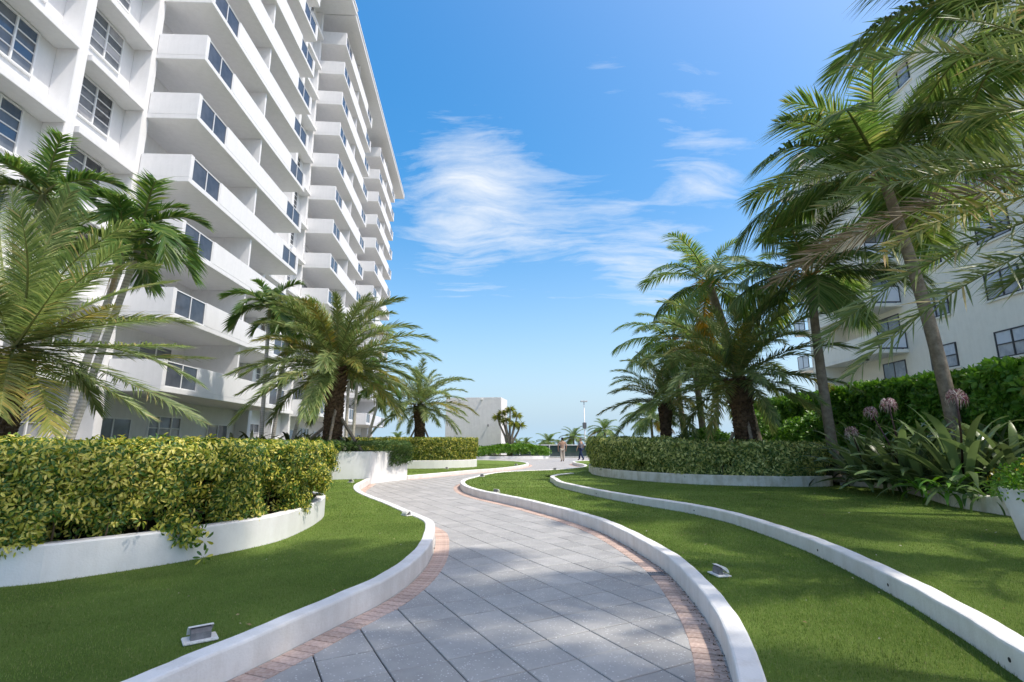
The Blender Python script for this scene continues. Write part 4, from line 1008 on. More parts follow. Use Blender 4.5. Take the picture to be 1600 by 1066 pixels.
for i, (lab, bu, bv, hu, hv, Y, n, L) in enumerate([
    ('straight ringed trunk christmas palm nearest the left edge, rising behind the near hedge', 25, 680, 68, 300, 9.6, 12, 1.6),
    ('christmas palm on a trunk leaning right behind the large date palm, lower crown', 78, 680, 190, 390, 10.6, 11, 1.5),
    ('christmas palm on the rightmost leaning trunk behind the near hedge', 95, 680, 222, 352, 11.2, 12, 1.65)]):
    hb = PY(hu, hv, Y); b = G(bu, bv, .45); b = Vector((PY(bu,bv,Y).x, Y, .45)); christmas_palm(lab, b, hb, .085, n, L, 3+i*2, (-.28 if i == 0 else 0,0))
bz1 = PY(513, 690, 18.9); hz1 = PY(517, 575, 18.6)
date_palm('big date palm with orange fruit stalks in the white box planter, propped by timber braces', (bz1.x, 19.3, 1.05), (hz1.x, 19.2, 4.35), .30, 70, 3.65, 11, 1.0, .22, True)
bz2 = PY(656, 690, 29); hz2 = PY(656, 640, 29)
date_palm('smaller date palm behind the clipped hedge, left of the plain white block', (bz2.x, 29.0, .5), (hz2.x, 29.0, 3.6), .26, 46, 3.1, 12, 1.0, .12)
for i, (bu, hu, hv, Y, L, lab) in enumerate([
    (410, 422, 478, 20.5, 1.9, 'slim christmas palm left of the braced date palm, leftmost of its clump'),
    (424, 452, 500, 21.3, 1.7, 'slim christmas palm left of the braced date palm, middle of its clump'),
    (449, 500, 520, 22.0, 1.7, 'christmas palm leaning right towards the crown of the braced date palm'),
    (541, 546, 575, 25, 1.6, 'thin christmas palm just right of the braced date palm trunk'),
    (551, 560, 565, 26, 1.6, 'thin christmas palm second to the right of the braced date palm trunk'),
    (566, 592, 610, 27, 1.5, 'short christmas palm leaning right near the far corner of the white building')]):
    hb = PY(hu, hv, Y); b = Vector((PY(bu, 680, Y).x, Y, .3)); christmas_palm(lab, b, hb, .085, 12, L, 23+i*3)
# timber braces
BR = 'timber braces propping the palms'
def brace(p0, p1, label, w=.05):
    mb = MB(); p0, p1 = Vector(p0), Vector(p1); mb.tube([p1-p0, Vector((0,0,0))], w, 4)
    return tag(mb.obj('timber_brace', W['timber'], loc=p0), label, 'brace', BR)
cx1, cy1 = bz1.x, 19.3
brace((cx1+1.25,18.8,1.1), (cx1+.28,19.2,2.35), 'pale timber brace propping the right side of the big date palm in the box planter', .06)
brace((cx1-1.2,19.0,1.1), (cx1-.2,19.1,2.0), 'dark timber brace on the left of the big date palm in the box planter', .06)
brace((cx1+.1,18.55,1.1), (cx1+.15,18.98,2.6), 'short timber brace in front of the big date palm trunk', .06)
cx2 = bz2.x
brace((cx2-1.0,28.7,.6), (cx2-.2,28.9,2.3), 'timber brace on the left of the smaller date palm behind the clipped hedge'); brace((cx2+1.0,28.7,.6), (cx2+.2,28.9,2.3), 'timber brace on the right of the smaller date palm behind the clipped hedge')
# right side
b = PY(1168,680,15.5); hh = PY(1150,585,15.5)
date_palm('date palm with a thick dark trunk behind the middle of the right hedge', (b.x,15.5,.5), (hh.x,15.4,hh.z), .27, 46, 3.15, 31, 1.0, .1)
b = PY(1040,680,20); hh = PY(1039,628,20)
date_palm('smaller date palm with bulbous dark trunk top behind the right hedge, left end', (b.x,20,.5), (hh.x,20,hh.z+.1), .19, 44, 2.5, 32, 1.0, .25)
brace((PY(1178,690,14.9).x,14.9,.9), (PY(1168,650,15.2).x,15.2,2.0), 'pale timber brace against the thick dark date palm trunk on the right'); brace((PY(1128,690,15).x,15.0,.8), (PY(1145,665,15.3).x,15.3,1.7), 'grey timber brace left of the thick dark date palm trunk on the right')
for (lab, bu, bv, hu, hv, Y, r, n, L, sd_, bow) in [
    ('tall leaning coconut palm rising behind the lilies in front of the cream building', 1487,612,1380,275,11.5,.155,27,3.6,41,(.15,0)),
    ('coconut palm with a bent dark trunk between the right hedge and the cream building', 1302,690,1265,432,14.0,.14,24,3.0,44,(-.05,0)),
    ('coconut palm on a stout grey leaning trunk behind the thick date palm on the right', 1190,685,1108,442,17.5,.19,18,2.7,47,(.1,0)),
    ('coconut palm with golden fronds behind the smaller date palm on the right', 1072,680,1050,530,24,.14,17,2.8,50,(0,0)),
    ('slanting coconut palm between the two date palms on the right', 1102,682,1082,540,21,.15,15,2.4,53,(0,0)),
    ('thin far coconut palm seen in the gap between the two date palms on the right', 1117,680,1121,560,30,.12,18,2.6,56,(0,0))]:
    bb = PY(bu,bv,Y); hq = PY(hu,hv,Y); coco_palm(lab, (bb.x,Y,.45), (hq.x,Y,hq.z), r, n, L, sd_, bow, .16 if sd_ > 46 else .08, .12, {41:.62,44:.74}.get(sd_,.82))
# second trunk fused to the bent palm
# off to the right: the big date palm whose fronds hang into view
HB = PY(1930, 258, 4.25); base = Vector((HB.x+.1, HB.y+.1, UP))
root = tag(empty('date_palm', base), 'near date palm at the right edge, long fronds hanging across the view', 'palm tree', 'date palms in the garden beds')
h = HB-base; boot_trunk(root, (0,0,0), h-Vector((0,0,.2)), .26, 61)
hero(root, base, h, [
    (1560,20,1335,105,.3,.6,'date'), (1480,215,1190,300,.5,.9,'date'), (1480,235,1285,325,.2,.3,'date'), (1480,300,1380,400,-.2,-.5,'date_y'),
    (1430,360,1282,542,.3,.5,'date'), (1470,420,1332,585,.0,.1,'date'), (1640,420,1555,452,.6,.9,'date'), (1450,265,1205,445,.9,1.6,'dry'),
    (1620,120,1488,200,.6,1.2,'date'), (1700,-20,1480,-5,.2,.5,'date'), (1620,-120,1420,-140,.2,.3,'date'), (1750,-150,1600,-260,0,0,'date'),
    (1900,-150,1850,-330,0,0,'date'), (2050,-100,2150,-260,0,0,'date'), (2150,100,2400,40,.2,.4,'date'), (2150,300,2400,420,.2,.4,'date'),
    (1700,400,1620,600,1.4,1.9,'date_y'),
    (1800,380,1750,640,-.4,-.6,'date'), (2050,380,2130,620,0,0,'date'), (1650,40,1500,30,-.6,-1.0,'date'), (1620,60,1545,75,.7,1.2,'date')], 300, leaf=.40, width=.021, n=116, r0=.02, vee=R(30), ang=(R(60),R(30)), droop=.25, planes=2)
# unseen palms added off the frame so their crowns shade the near path
for i, (x, y, z, L, lab) in enumerate([(4.1,2.3,10.2,3.4,'tall coconut palm added outside the frame to shade the path, right of the camera'),(2.3,.8,10.8,3.3,'tall coconut palm added outside the frame to shade the path, behind the camera')]):
    coco_palm(lab, (x+.5,y-.2,UP), (x,y,z), .15, 20, L, 171+i*3, (0,0), f1=.75)
coco_palm('coconut palm whose fronds show at the top right corner', (9.8,7.6,.4), (9.0,7.2,8.7), .16, 20, 3.5, 75, (0,0), .06, .1, .6)
# far palms on the beach
for i, (u, v, Y, L, lab) in enumerate([(857,688,74,3.2,'far coconut crown just left of the walking people, above the railing'),(896,680,72,3.4,'far coconut crown behind the walking people'),(945,668,58,3.0,'far feathery palm crown showing over the left end of the right hedge'),
                                  (822,690,80,2.4,'far low palm tuft right of the cluster tree, above the railing'),(808,690,84,2.4,'far dark palm tuft against the cluster tree, above the railing'),(1017,655,40,2.4,'thin far palm under the fronds of the smaller right date palm'),(622,684,80,3.0,'far palm tuft between the white building and the hedge')]):
    hq = PY(u,v,Y); coco_palm(lab, (hq.x+.3,Y,-5.2), tuple(hq-Vector((0,0,.35 if Y > 50 else 0))), .14, 24, L*(.72 if Y > 50 else 1), 81+i, (0,0), .12, .1, .75, 'palms on the beach beyond the terrace', False)

# cluster tree by the white block
q = PY(796,690,46.8); ct = tag(empty('cluster_tree', (q.x,46.8,.22)), 'small tree with tufted spiky heads in front of the plain white block', 'tree')
heads = [PY(784,645,46.8),PY(797,640,46.9),PY(808,648,46.8),PY(790,656,46.6),PY(803,662,46.6),PY(777,652,47),PY(813,664,47)]
tops = [hd-Vector((q.x,46.8,.22)) for hd in heads]
mb = MB()
for i, tp in enumerate(tops): mb.tube([(random.uniform(-.12,.12),0,0),(tp.x*.35,tp.y*.3,tp.z*.5),(tp.x*.8,tp.y*.8,tp.z*.8),tp], [.15,.11,.08,.05], 7)
mb.obj('trunk', W['bark'], ct, True)
spv = []; spf = []
for k in range(110):
    z = random.uniform(-.75,1); a = random.uniform(0,6.3); q = math.sqrt(1-z*z); d = Vector((math.cos(a)*q, math.sin(a)*q, z)); s = d.orthogonal().normalized()*.03; l = random.uniform(.6,.95); i = len(spv)
    spv += [tuple(d*.03), tuple(d*l*.5+s), tuple(d*l+Vector((0,0,-.22*l))), tuple(d*l*.5-s)]; spf += [(i,i+1,i+2),(i,i+2,i+3)]
sp = (np.array(spv), np.array(spf))
W['spiky'] = leafmat('spiky_leaf', [(0,(.12,.17,.03)),(.6,(.22,.26,.05)),(1,(.36,.34,.09))], .45, .25)
for tp in tops: link('leaf_tuft', np_mesh('leaf_tuft', sp[0], sp[1], W['spiky']), ct, tp, (random.uniform(-.3,.3),random.uniform(-.3,.3),random.uniform(0,6)), random.uniform(.6,.85))

# beach scrub beyond the railing
n = 9000; P = np.stack([RNG.uniform(-14,26,n), RNG.uniform(55,70,n), np.zeros(n)],1)
hgt = -.55+1.5*(vnoise(P,.22,4)-.45)+.5*(vnoise(P,.8,5)-.5); P[:,2] = hgt-RNG.random(n)**2*2.2
tag(scatter('beach_scrub', P, np.tile([0,-.4,1.],(n,1))+RNG.normal(0,.4,(n,3)), BROAD, 2.6, 4.6, W['beach']), kind='stuff')

# ------------------------------------------------------------------ low planting
def blade_plant(name, label, cat, base, n, L, w, seed, material, emin=.25, emax=1.45, bend=1.2, cup=.25, group=None, az=None, part='leaf', loc_r=.06, pw=1.6):
    """strap-leaved clump, each leaf a part"""
    rnd = random.Random(seed); root = tag(empty(name, base), label, cat, group)
    for k in range(n):
        a = k*2.39996+rnd.uniform(-.4,.4) if az is None else rnd.uniform(*az); f = k/max(1,n-1); e0 = emax+(emin-emax)*f+rnd.uniform(-.12,.12); l = L*rnd.uniform(.75,1.12); ww = w*rnd.uniform(.85,1.15); bd = bend*rnd.uniform(.6,1.3)
        pts = arc(l, e0, bd, 10, pw, rnd.uniform(-.25,.25)); V = []; F = []; tw = rnd.uniform(-.35,.35)
        for i, p in enumerate(pts):
            s = i/10; prof = ww*.5*(min(1,.45+s*1.6))*(1 if s < .5 else max(0.02,math.cos((s-.5)/.5*1.52)**.8)); t = (pts[min(i+1,10)]-pts[max(i-1,0)]).normalized()
            sd = Vector((0,1,0)); sd = (sd-t*sd.dot(t)).normalized(); up = t.cross(sd)*-1; q = sd*math.cos(tw*s)+up*math.sin(tw*s)
            wav = math.sin(s*9+k)*.06*ww
            V += [p+q*prof+up*(cup*prof+wav), p, p-q*prof+up*(cup*prof-wav)]
        for i in range(10):
            b = i*3; F += [(b,b+3,b+4,b+1),(b+1,b+4,b+5,b+2)]
        me = bpy.data.meshes.new(part); me.from_pydata([tuple(v) for v in V],[],F); me.materials.append(material); me.polygons.foreach_set('use_smooth',[True]*len(F)); me.update()
        link(part, me, root, (math.cos(a)*loc_r, math.sin(a)*loc_r, .02), (0,0,a))
    return root
def lily_flower(root, base, tip, r, seed):
    rnd = random.Random(seed); mb = MB(); b, t = Vector(base), Vector(tip)
    mb.tube([b, b.lerp(t,.5)+Vector((.03,0,.02)), t], [.020,.017,.014], 7); st = mb.obj('flower_stalk', W['stalk'], root, True)
    mb = MB()
    for k in range(22):
        z = rnd.uniform(-.35,.9); a = rnd.uniform(0,6.3); q = math.sqrt(max(0,1-z*z)); d = Vector((math.cos(a)*q, math.sin(a)*q, z)); s = d.orthogonal().normalized()
        for j in range(4):
            s2 = Quaternion(d, j*1.57+rnd.random())@s; p1 = t+d*r*.55; p2 = t+(d*.85+s2*.28).normalized()*r*1.0; p3 = t+(d*.62+s2*.62).normalized()*r*1.2+Vector((0,0,-.55*r)); w = d.cross(s2)*r*.075
            mb.quad(p1-w*.4,p1+w*.4,p2+w,p2-w); mb.quad(p2-w,p2+w,p3)
    mb.obj('flower_head', W['petal'], st)
LG = 'giant lilies in the bed at the right edge'
for i, (u, v, Y, n, L, lab) in enumerate([
    (1500,715,9.8,24,1.35,'large lily clump with broad leaves and a pink flower head, nearest the right edge'),
    (1405,700,11.0,24,1.35,'large lily clump left of the nearest one with two pink flower heads'),
    (1585,700,9.4,20,1.4,'large lily clump cut off by the right edge of the view'),
    (1345,700,12.2,20,1.2,'dark lily clump farthest left in the lily bed, beside the right hedge'),
    (1455,690,11.2,20,1.35,'lily clump at the back of the bed against the green hedge'),
    (1545,690,10.6,20,1.4,'tall lily clump at the back of the bed close to the right edge'),
    (1435,705,10.6,18,1.15,'lily clump in the middle of the bed, just left of the nearest clump'),(1375,700,11.9,18,1.25,'lily clump between the two flowering left clumps'),(1600,695,10.0,18,1.4,'lily clump partly outside the right edge of the view')]):
    p = PY(u,v,Y); c = blade_plant('lily', lab, 'plant', (p.x,Y,.5), n+14, L*1.22, .15, 400+i, W['crinum'], .25, 1.48, 1.15, .22, LG, loc_r=.10, pw=2.3)
    def fl(u2, v2, dy, r): t = PY(u2,v2,Y+dy); lily_flower(c, (0,0,.3), t-Vector((p.x,Y,.5)), r, 500+int(u2))
    if i == 0: fl(1494,620,-.5,.155)
    if i == 1: fl(1388,632,-.3,.145); fl(1360,644,.3,.13)
    if i == 3: fl(1330,675,-.5,.13)
# strappy plants along the front of the lily bed
for i, (u, v, Y, L) in enumerate([(1440,740,9.85,.62),(1482,748,9.35,.66),(1362,725,12.4,.6),(1385,735,11.9,.55),(1545,760,8.6,.7),(1405,738,11.2,.55),(1510,755,9.0,.5)]):
    p = PY(u,v,Y); blade_plant('strap_leaf_plant', ['small bright strap-leaved plant drooping over the stained planter wall','larger strap-leaved plant trailing leaves over the stained planter wall','tufted strap-leaved plant farthest left at the foot of the lilies','tufted strap-leaved plant second from the left at the foot of the lilies','low strap-leaved tuft by the planter pot at the right edge','tufted strap-leaved plant third from the left at the foot of the lilies','low strap-leaved tuft between the drooping plant and the pot'][i],
        'plant', (p.x,Y,.52), 16, L, .075, 430+i, W['green'] if i < 2 else W['fern'], .0, 1.2, 1.9, .15, 'strap-leaved plants at the foot of the lilies')
# bright ground cover and shrubs in the right bed
def bush(label, c, rx, ry, rz, n, tmpl, s0, s1, m, name='shrub', group=None, cat='shrub'):
    root = tag(empty(name, c), label, cat, group); d = RNG.normal(0,1,(n,3)); d /= np.linalg.norm(d,axis=1,keepdims=True); d[:,2] = np.abs(d[:,2])*1.0-.08
    rr = RNG.uniform(.55,1.05,n)*(1+.35*(vnoise(d*1.0+np.array(c)*3,2.2,3)-.5)); P = d*rr[:,None]*np.array([rx,ry,rz])
    scatter('foliage', P, d+np.array([0,0,.3])+RNG.normal(0,.35,(n,3)), tmpl, s0, s1, m, root)
    mb = MB()
    for k in range(6): a = k*1.05; mb.tube([(0,0,-.02),(math.cos(a)*rx*.3,math.sin(a)*ry*.3,rz*.4),(math.cos(a)*rx*.7,math.sin(a)*ry*.7,rz*.7)], [.02,.014,.007], 5)
    mb.obj('stems', W['stem'], root, True); return root
SH = 'low shrubs in the right hedge bed'
for i, (u, Y, rx, rz, m, lab) in enumerate([(1190,15.0,.9,.95,'bright','bright green shrub right of the thick date palm trunk'),(1235,14.9,.9,.85,'bright','bright green shrub at the right end behind the right hedge'),(1140,15.6,.9,1.0,'bright','bright green shrub at the foot of the thick date palm trunk'),
        (1110,18.5,1.0,1.5,'green','mid green shrub left of the thick date palm trunk'),(1215,19.5,1.7,2.3,'green','rounded green shrub under the gap of sky beside the cream building'),(1270,17,1.2,2.0,'green','leafy green shrub beside the bent coconut palm'),(1085,21,1.2,1.5,'fern','dull green shrub between the two date palms')]):
    p = PY(u,690,Y); bush(lab, (p.x,Y,.5), rx, rx, rz, int(700*rx*rz)+250, BROAD if m != 'bright' else SMALL, 1.2, 2.0, W[m], group=SH)
for i, (u, Y, lab) in enumerate([(1290,13.9,'dark strap-leaved plant beside the right end of the right hedge'),(1320,14.4,'dark strap-leaved plant behind the right end of the right hedge'),(1285,15.2,'grey green strap-leaved plant at the foot of the bent coconut palm'),(1345,13.6,'dark strap-leaved plant left of the farthest lily')]):
    p = PY(u,690,Y); blade_plant('strap_leaf_plant', lab, 'plant', (p.x,Y,.45), 18, .95, .12, 460+i, W['crinum'] if i == 2 else W['darkleaf'], .1, 1.35, 1.3, .2, 'dark strap-leaved plants by the right hedge')
# dark bromeliads behind the left hedge
for i, (u, v, Y) in enumerate([(365,676,16.5),(395,672,17),(425,676,16.8),(455,672,17.2),(485,674,17.4),(500,680,18.6),(548,680,18.8),(410,678,15.5),(470,680,16.5)]):
    p = PY(u,v,Y); blade_plant('dark_rosette', 'dark leaved rosette, %s in the row left of the braced date palm' % ['leftmost','second from the left','fourth from the left','fifth from the left','third from the right','next to rightmost','rightmost','in front, third along','in front, middle'][i], 'plant', (p.x,Y,p.z-.55), 16, .72, .12, 480+i, W['darkleaf'], .1, 1.3, 1.1, .25, 'dark rosettes behind the near hedge')
# raised bed they stand in
mb = MB(); mb.prism([(-11.0,14.6),(-6.6,15.2),(-6.3,17.9),(-10.6,17.95)], LAW, 1.0)
tag(mb.obj('planting_bed', W['soil']), 'raised soil bed of dark rosettes between the near hedge and the white box planter', 'planting bed')
# trailing ground cover in the box planter
inn = shrink(BX, .05); P, Nn = shell_points(inn, 1.0, 1.35, 150, 130, .12, 21, .04)
P = P[(P[:,1] < 22)&(P[:,0] > -9.5)]; Nn = np.tile([.1,-.4,1.],(len(P),1))+RNG.normal(0,.4,(len(P),3))
tag(scatter('ground_cover', P, Nn, SMALL, 1.4, 2.4, W['fern']), kind='stuff')
n = 260; t = RNG.random(n); e = np.array([-4.55,19.3])[None]*(1-t[:,None])+np.array([-4.1,20.45])[None]*t[:,None]
P = np.stack([e[:,0]+.04+RNG.random(n)*.12, e[:,1]-.02, 1.18-RNG.random(n)**1.6*.55],1)
tr = tag(empty('trailing_plant', (-4.2,20.0,1.1)), 'grassy trailing plant spilling over the right face of the white box planter', 'plant'); scatter('foliage', P-np.array([-4.2,20.0,1.1]), np.tile([.8,-.5,-.6],(n,1))+RNG.normal(0,.35,(n,3)), [leaf_template(5,.16,.012,.6,.1,.9)], .8, 1.4, W['fern'], tr)
# back strip of greenery between the near hedge and the building
P, Nn = shell_points([(-12.0,9.5),(-5.2,11.0),(-5.6,12.2),(-12.0,12.0)], .4, 1.33, 200, 120, .08, 31, .03)
gh = tag(empty('hedge', (-9,11,.4)), 'dark green low hedge behind the near variegated hedge at the foot of the christmas palms', 'hedge'); tag(scatter('foliage', P-np.array([-9,11,.4]), Nn, SMALL, 1.2, 2.0, W['green'], gh), kind='stuff')
mb = MB(); mb.prism([(-2.9,-1.3),(3.6,.2),(3.2,.8),(-2.9,.8)], -.25, .72); mb.obj('dark_core_fill', W['core'], gh)  # solid fill, the shade between the leaves put into its colour

# planter pot with yellow flowers at the right edge
pp = tag(empty('planter_pot', (6.12,6.1,UP)), 'tall white tapered planter pot at the right edge of the upper lawn', 'planter')
mb = MB()
for (r_, z_) in [(.27,0),(.40,.58),(.36,.58),(.35,.52)]:
    for k in range(24): a = k*math.pi/12; mb.v.append((math.cos(a)*r_, math.sin(a)*r_, z_))
for j in range(3):
    for k in range(24): mb.f.append((j*24+k, j*24+(k+1)%24, j*24+24+(k+1)%24, j*24+24+k)); mb.m.append(0)
mb.f.append(tuple(72+k for k in range(24))); mb.m.append(0); mb.obj('pot', W['planter'], pp, True)
fb = bush('green flowering shrub dotted with yellow in the white tapered planter pot', (6.12,6.1,UP+.52), .48, .48, .45, 420, SMALL, 1.0, 1.6, W['bright'], 'flowering_shrub')
d = RNG.normal(0,1,(46,3)); d /= np.linalg.norm(d,axis=1,keepdims=True); d[:,2] = np.abs(d[:,2]); tag(scatter('flowers', d*np.array([.5,.5,.47]), d, [leaf_template(6,.016,.012,.4,.1,.2,.004)], .9, 1.4, W['yellow'], fb), kind='stuff')

# ------------------------------------------------------------------ low landscape lights
def path_light(loc, rz, label):
    root = tag(empty('lawn_light', loc, rz), label, 'light', 'low hooded lights in the lawns'); root.scale = (.92,.92,.95)
    mb = MB(); mb.box(-.105,.105,-.075,.075,0,.014); mb.obj('base_plate', W['fixture'], root, bevel=.004)
    mb = MB(); n = 9; prof = [(.062*math.cos(a)-.008, .074*math.sin(a)+.014) for a in [math.pi*.5+math.pi*.5*k/n for k in range(n+1)]]   # quarter round in the y-z plane
    pr = [(-.005+.035, .092), (-.008,.090)]+[(-.008-.062*math.sin(k/n*1.45), .016+.074*math.cos(k/n*1.45)) for k in range(n+1)]
    b = len(mb.v)
    for sx in (-.075,.075):
        for (y, z) in pr: mb.v.append((sx, y, z))
    m = len(pr)
    for k in range(m-1): mb.f.append((b+k,b+k+1,b+m+k+1,b+m+k)); mb.m.append(0)
    for o_ in (0, m): mb.f.append(tuple(b+o_+k for k in range(m))); mb.m.append(0)
    me = mb.mesh('hood', W['fixture']); hd = link('hood', me, root); sol = None
    mb = MB(); b = len(mb.v)
    for sx in (-.062,.062): mb.v += [(sx,.040,.014),(sx,.034,.055),(sx,.018,.078),(sx,-.004,.084),(sx,-.004,.014)]
    for k in range(5): mb.f.append((b+k,b+(k+1)%5,b+5+(k+1)%5,b+5+k)); mb.m.append(0)
    mb.f.append(tuple(range(b,b+5))); mb.f.append(tuple(range(b+5,b+10))); mb.m += [0,0]; mb.obj('lamp_body', W['grey_metal'], root)
    return root
for (u, v, z, rz, lab) in [(312,1001,LAW,217,'low hooded lawn light nearest the camera on the left lawn'),(1124,899,LAW,100,'low hooded lawn light on the lower right lawn beside the right kerb'),
        (636,806,LAW,-45,'low hooded light at the tip of the left lawn by the bend of the kerb'),(775,770,LAW,140,'low hooded light on the lower right lawn near the far bend of the kerb'),
        (753,745,LAW,150,'low hooded light behind the far end of the right kerb'),(867,734.5,LAW,180,'small hooded light near the tip of the retaining kerb on the right'),
        (548,754,LAW,150,'low hooded light on the left lawn in front of the white box planter'),(698,733,.125,150,'small hooded light on the strip of lawn under the far clipped hedge'),(806,727,.125,150,'small hooded light at the tip of the far small lawn')]:
    g = G(u,v,z); path_light((g.x,g.y,z+.004), R(rz), lab)

# ------------------------------------------------------------------ people
def skin(name, joints, edges, material, parent=None, sub=2):
    """joints: {name: (xyz, radius)}"""
    keys = list(joints); me = bpy.data.meshes.new(name); me.from_pydata([joints[k][0] for k in keys], [(keys.index(a),keys.index(b)) for a,b in edges], [])
    o = bpy.data.objects.new(name, me); COL.objects.link(o); mod = o.modifiers.new('s','SKIN')
    for k, sv in zip(keys, me.skin_vertices[0].data): r_ = joints[k][1]; sv.radius = r_ if hasattr(r_,'__len__') else (r_,r_)
    me.skin_vertices[0].data[0].use_root = True
    s2 = o.modifiers.new('d','SUBSURF'); s2.levels = sub; s2.render_levels = sub
    dg = bpy.context.evaluated_depsgraph_get(); dg.update(); nm = bpy.data.meshes.new_from_object(o.evaluated_get(dg)); nm.name = name
    bpy.data.objects.remove(o); nm.materials.clear(); nm.materials.append(material); nm.polygons.foreach_set('use_smooth',[True]*len(nm.polygons))
    return link(name, nm, parent)
W['skin'] = mat('skin', (.42,.26,.18), .5, .3); W['hair_d'] = mat('dark_hair', (.02,.015,.012), .6, .3); W['hair_g'] = mat('grey_hair', (.30,.27,.24), .6, .3)
W['tunic'] = mat('tan_print_cloth', (.45,.30,.23), .85, .2, noise=(9,(.30,.21,.17),.4,.6)); W['slacks'] = mat('beige_cloth', (.45,.40,.34), .85, .2); W['grey_shirt'] = mat('grey_shirt', (.20,.19,.215), .85, .2, noise=(9,(.15,.145,.165),.4,.6)); W['jeans'] = mat('navy_cloth', (.02,.035,.085), .85, .2); W['shoe'] = mat('dark_shoe', (.03,.03,.035), .5, .4)
def person(loc, rz, s, label, stride, shirt, trousers, hair, armout, tunic_len):
    root = tag(empty('person', loc, rz), label, 'person'); root.scale = (s,)*3
    hip, sh = .92, 1.44; f = stride
    J = {'pelvis':((0,0,hip),(.14,.105)),'waist':((0,0,1.12),(.125,.095)),'chest':((0,.0,1.33),(.155,.11)),'neck':((0,.0,1.49),(.052,.052)),'chin':((0,-.01,1.56),(.06,.07)),'head':((0,0,1.65),(.076,.092)),'crown':((0,0,1.725),(.05,.06))}
    E = [('pelvis','waist'),('waist','chest'),('chest','neck'),('neck','chin'),('chin','head'),('head','crown')]
    for sg, nm, ph in ((-1,'l',1),(1,'r',-1)):
        J[nm+'hip'] = ((sg*.09,0,.88),(.085,.09)); J[nm+'knee'] = ((sg*.10,-f*ph*.14-.02,.48),(.055,.058)); J[nm+'ank'] = ((sg*.10,-f*ph*.28+(.06 if ph < 0 else 0),.09),(.038,.04)); J[nm+'toe'] = ((sg*.11,-f*ph*.28-.14,.04),(.042,.03))
        J[nm+'sho'] = ((sg*.185,0,sh-.02),(.055,.055)); J[nm+'elb'] = ((sg*(.25+armout),f*ph*.09+.02,1.14),(.042,.042)); J[nm+'wri'] = ((sg*(.26+armout*.4),f*ph*.12-.08,.89),(.028,.032)); J[nm+'hand'] = ((sg*(.255+armout*.3),f*ph*.13-.10,.80),(.02,.036))
        J[nm+'thumb'] = ((sg*(.235+armout*.3),f*ph*.13-.145,.83),(.011,.011))
        E += [('pelvis',nm+'hip'),(nm+'hip',nm+'knee'),(nm+'knee',nm+'ank'),(nm+'ank',nm+'toe'),('chest',nm+'sho'),(nm+'sho',nm+'elb'),(nm+'elb',nm+'wri'),(nm+'wri',nm+'hand'),(nm+'wri',nm+'thumb')]
        for q, (dx, ln) in enumerate(((-.026,.075),(-.009,.088),(.009,.082),(.025,.065))):
            J[nm+'f%d'%q] = ((J[nm+'hand'][0][0], J[nm+'hand'][0][1]+dx, .80-ln),(.009,.009)); E.append((nm+'hand',nm+'f%d'%q))
    skin('body', J, E, W['skin'], root)
    gv = lambda k, a: (J[k][0], tuple(x+a for x in J[k][1]))
    S = {'waist':gv('waist',.03),'pelvis':((0,0,hip-.02),(.165,.13)),'chest':gv('chest',.022),'neck':((0,0,1.46),(.07,.065))}; SE = [('waist','pelvis'),('waist','chest'),('chest','neck')]
    if tunic_len: S['hem'] = ((0,0,hip-tunic_len),(.19,.15)); SE.append(('pelvis','hem'))
    for nm in 'lr': S[nm+'sho'] = gv(nm+'sho',.018); S[nm+'elb'] = gv(nm+'elb',.02); SE += [('chest',nm+'sho'),(nm+'sho',nm+'elb')]
    skin('shirt', S, SE, shirt, root)
    T = {'pelvis':gv('pelvis',.012)}; TE = []
    for nm in 'lr': T[nm+'hip'] = gv(nm+'hip',.018); T[nm+'knee'] = gv(nm+'knee',.028); T[nm+'ank'] = gv(nm+'ank',.028); TE += [('pelvis',nm+'hip'),(nm+'hip',nm+'knee'),(nm+'knee',nm+'ank')]
    skin('trousers', T, TE, trousers, root)
    for nm in 'lr': skin('shoe', {'a':gv(nm+'ank',.008),'b':gv(nm+'toe',.012)}, [('a','b')], W['shoe'], root, 1)
    skin('hair', {'a':((0,.025,1.66),(.085,.095)),'b':((0,.03,1.73),(.065,.07)),'c':((0,.06,1.57),(.055,.045))}, [('a','b'),('a','c')], hair, root)
    mb = MB(); 
    for sx in (-.03,.03): mb.tube([(sx,-.088,1.66),(sx,-.097,1.66)], .009, 8)
    mb.obj('eyes', W['hair_d'], root)
    mb = MB(); mb.tube([(0,-.09,1.665),(0,-.112,1.625),(0,-.088,1.618)], [.008,.013,.008], 6)
    for sx in (-1,1): mb.tube([(sx*.078,.0,1.67),(sx*.086,.01,1.65),(sx*.078,.0,1.615)], [.012,.014,.01], 6)
    mb.obj('face_details', W['skin'], root)
    return root
g = G(879,721.5); person((g.x,g.y,0), R(180+8), 1.02, 'person in a loose tan printed tunic and beige trousers walking away towards the railing', .35, W['tunic'], W['slacks'], W['hair_d'], .06, .22)
g = G(908,720); person((g.x,g.y,0), R(180+50), 1.02, 'person in grey shirt and navy trousers walking by the right hedge end', .9, W['grey_shirt'], W['jeans'], W['hair_g'], .02, .0)

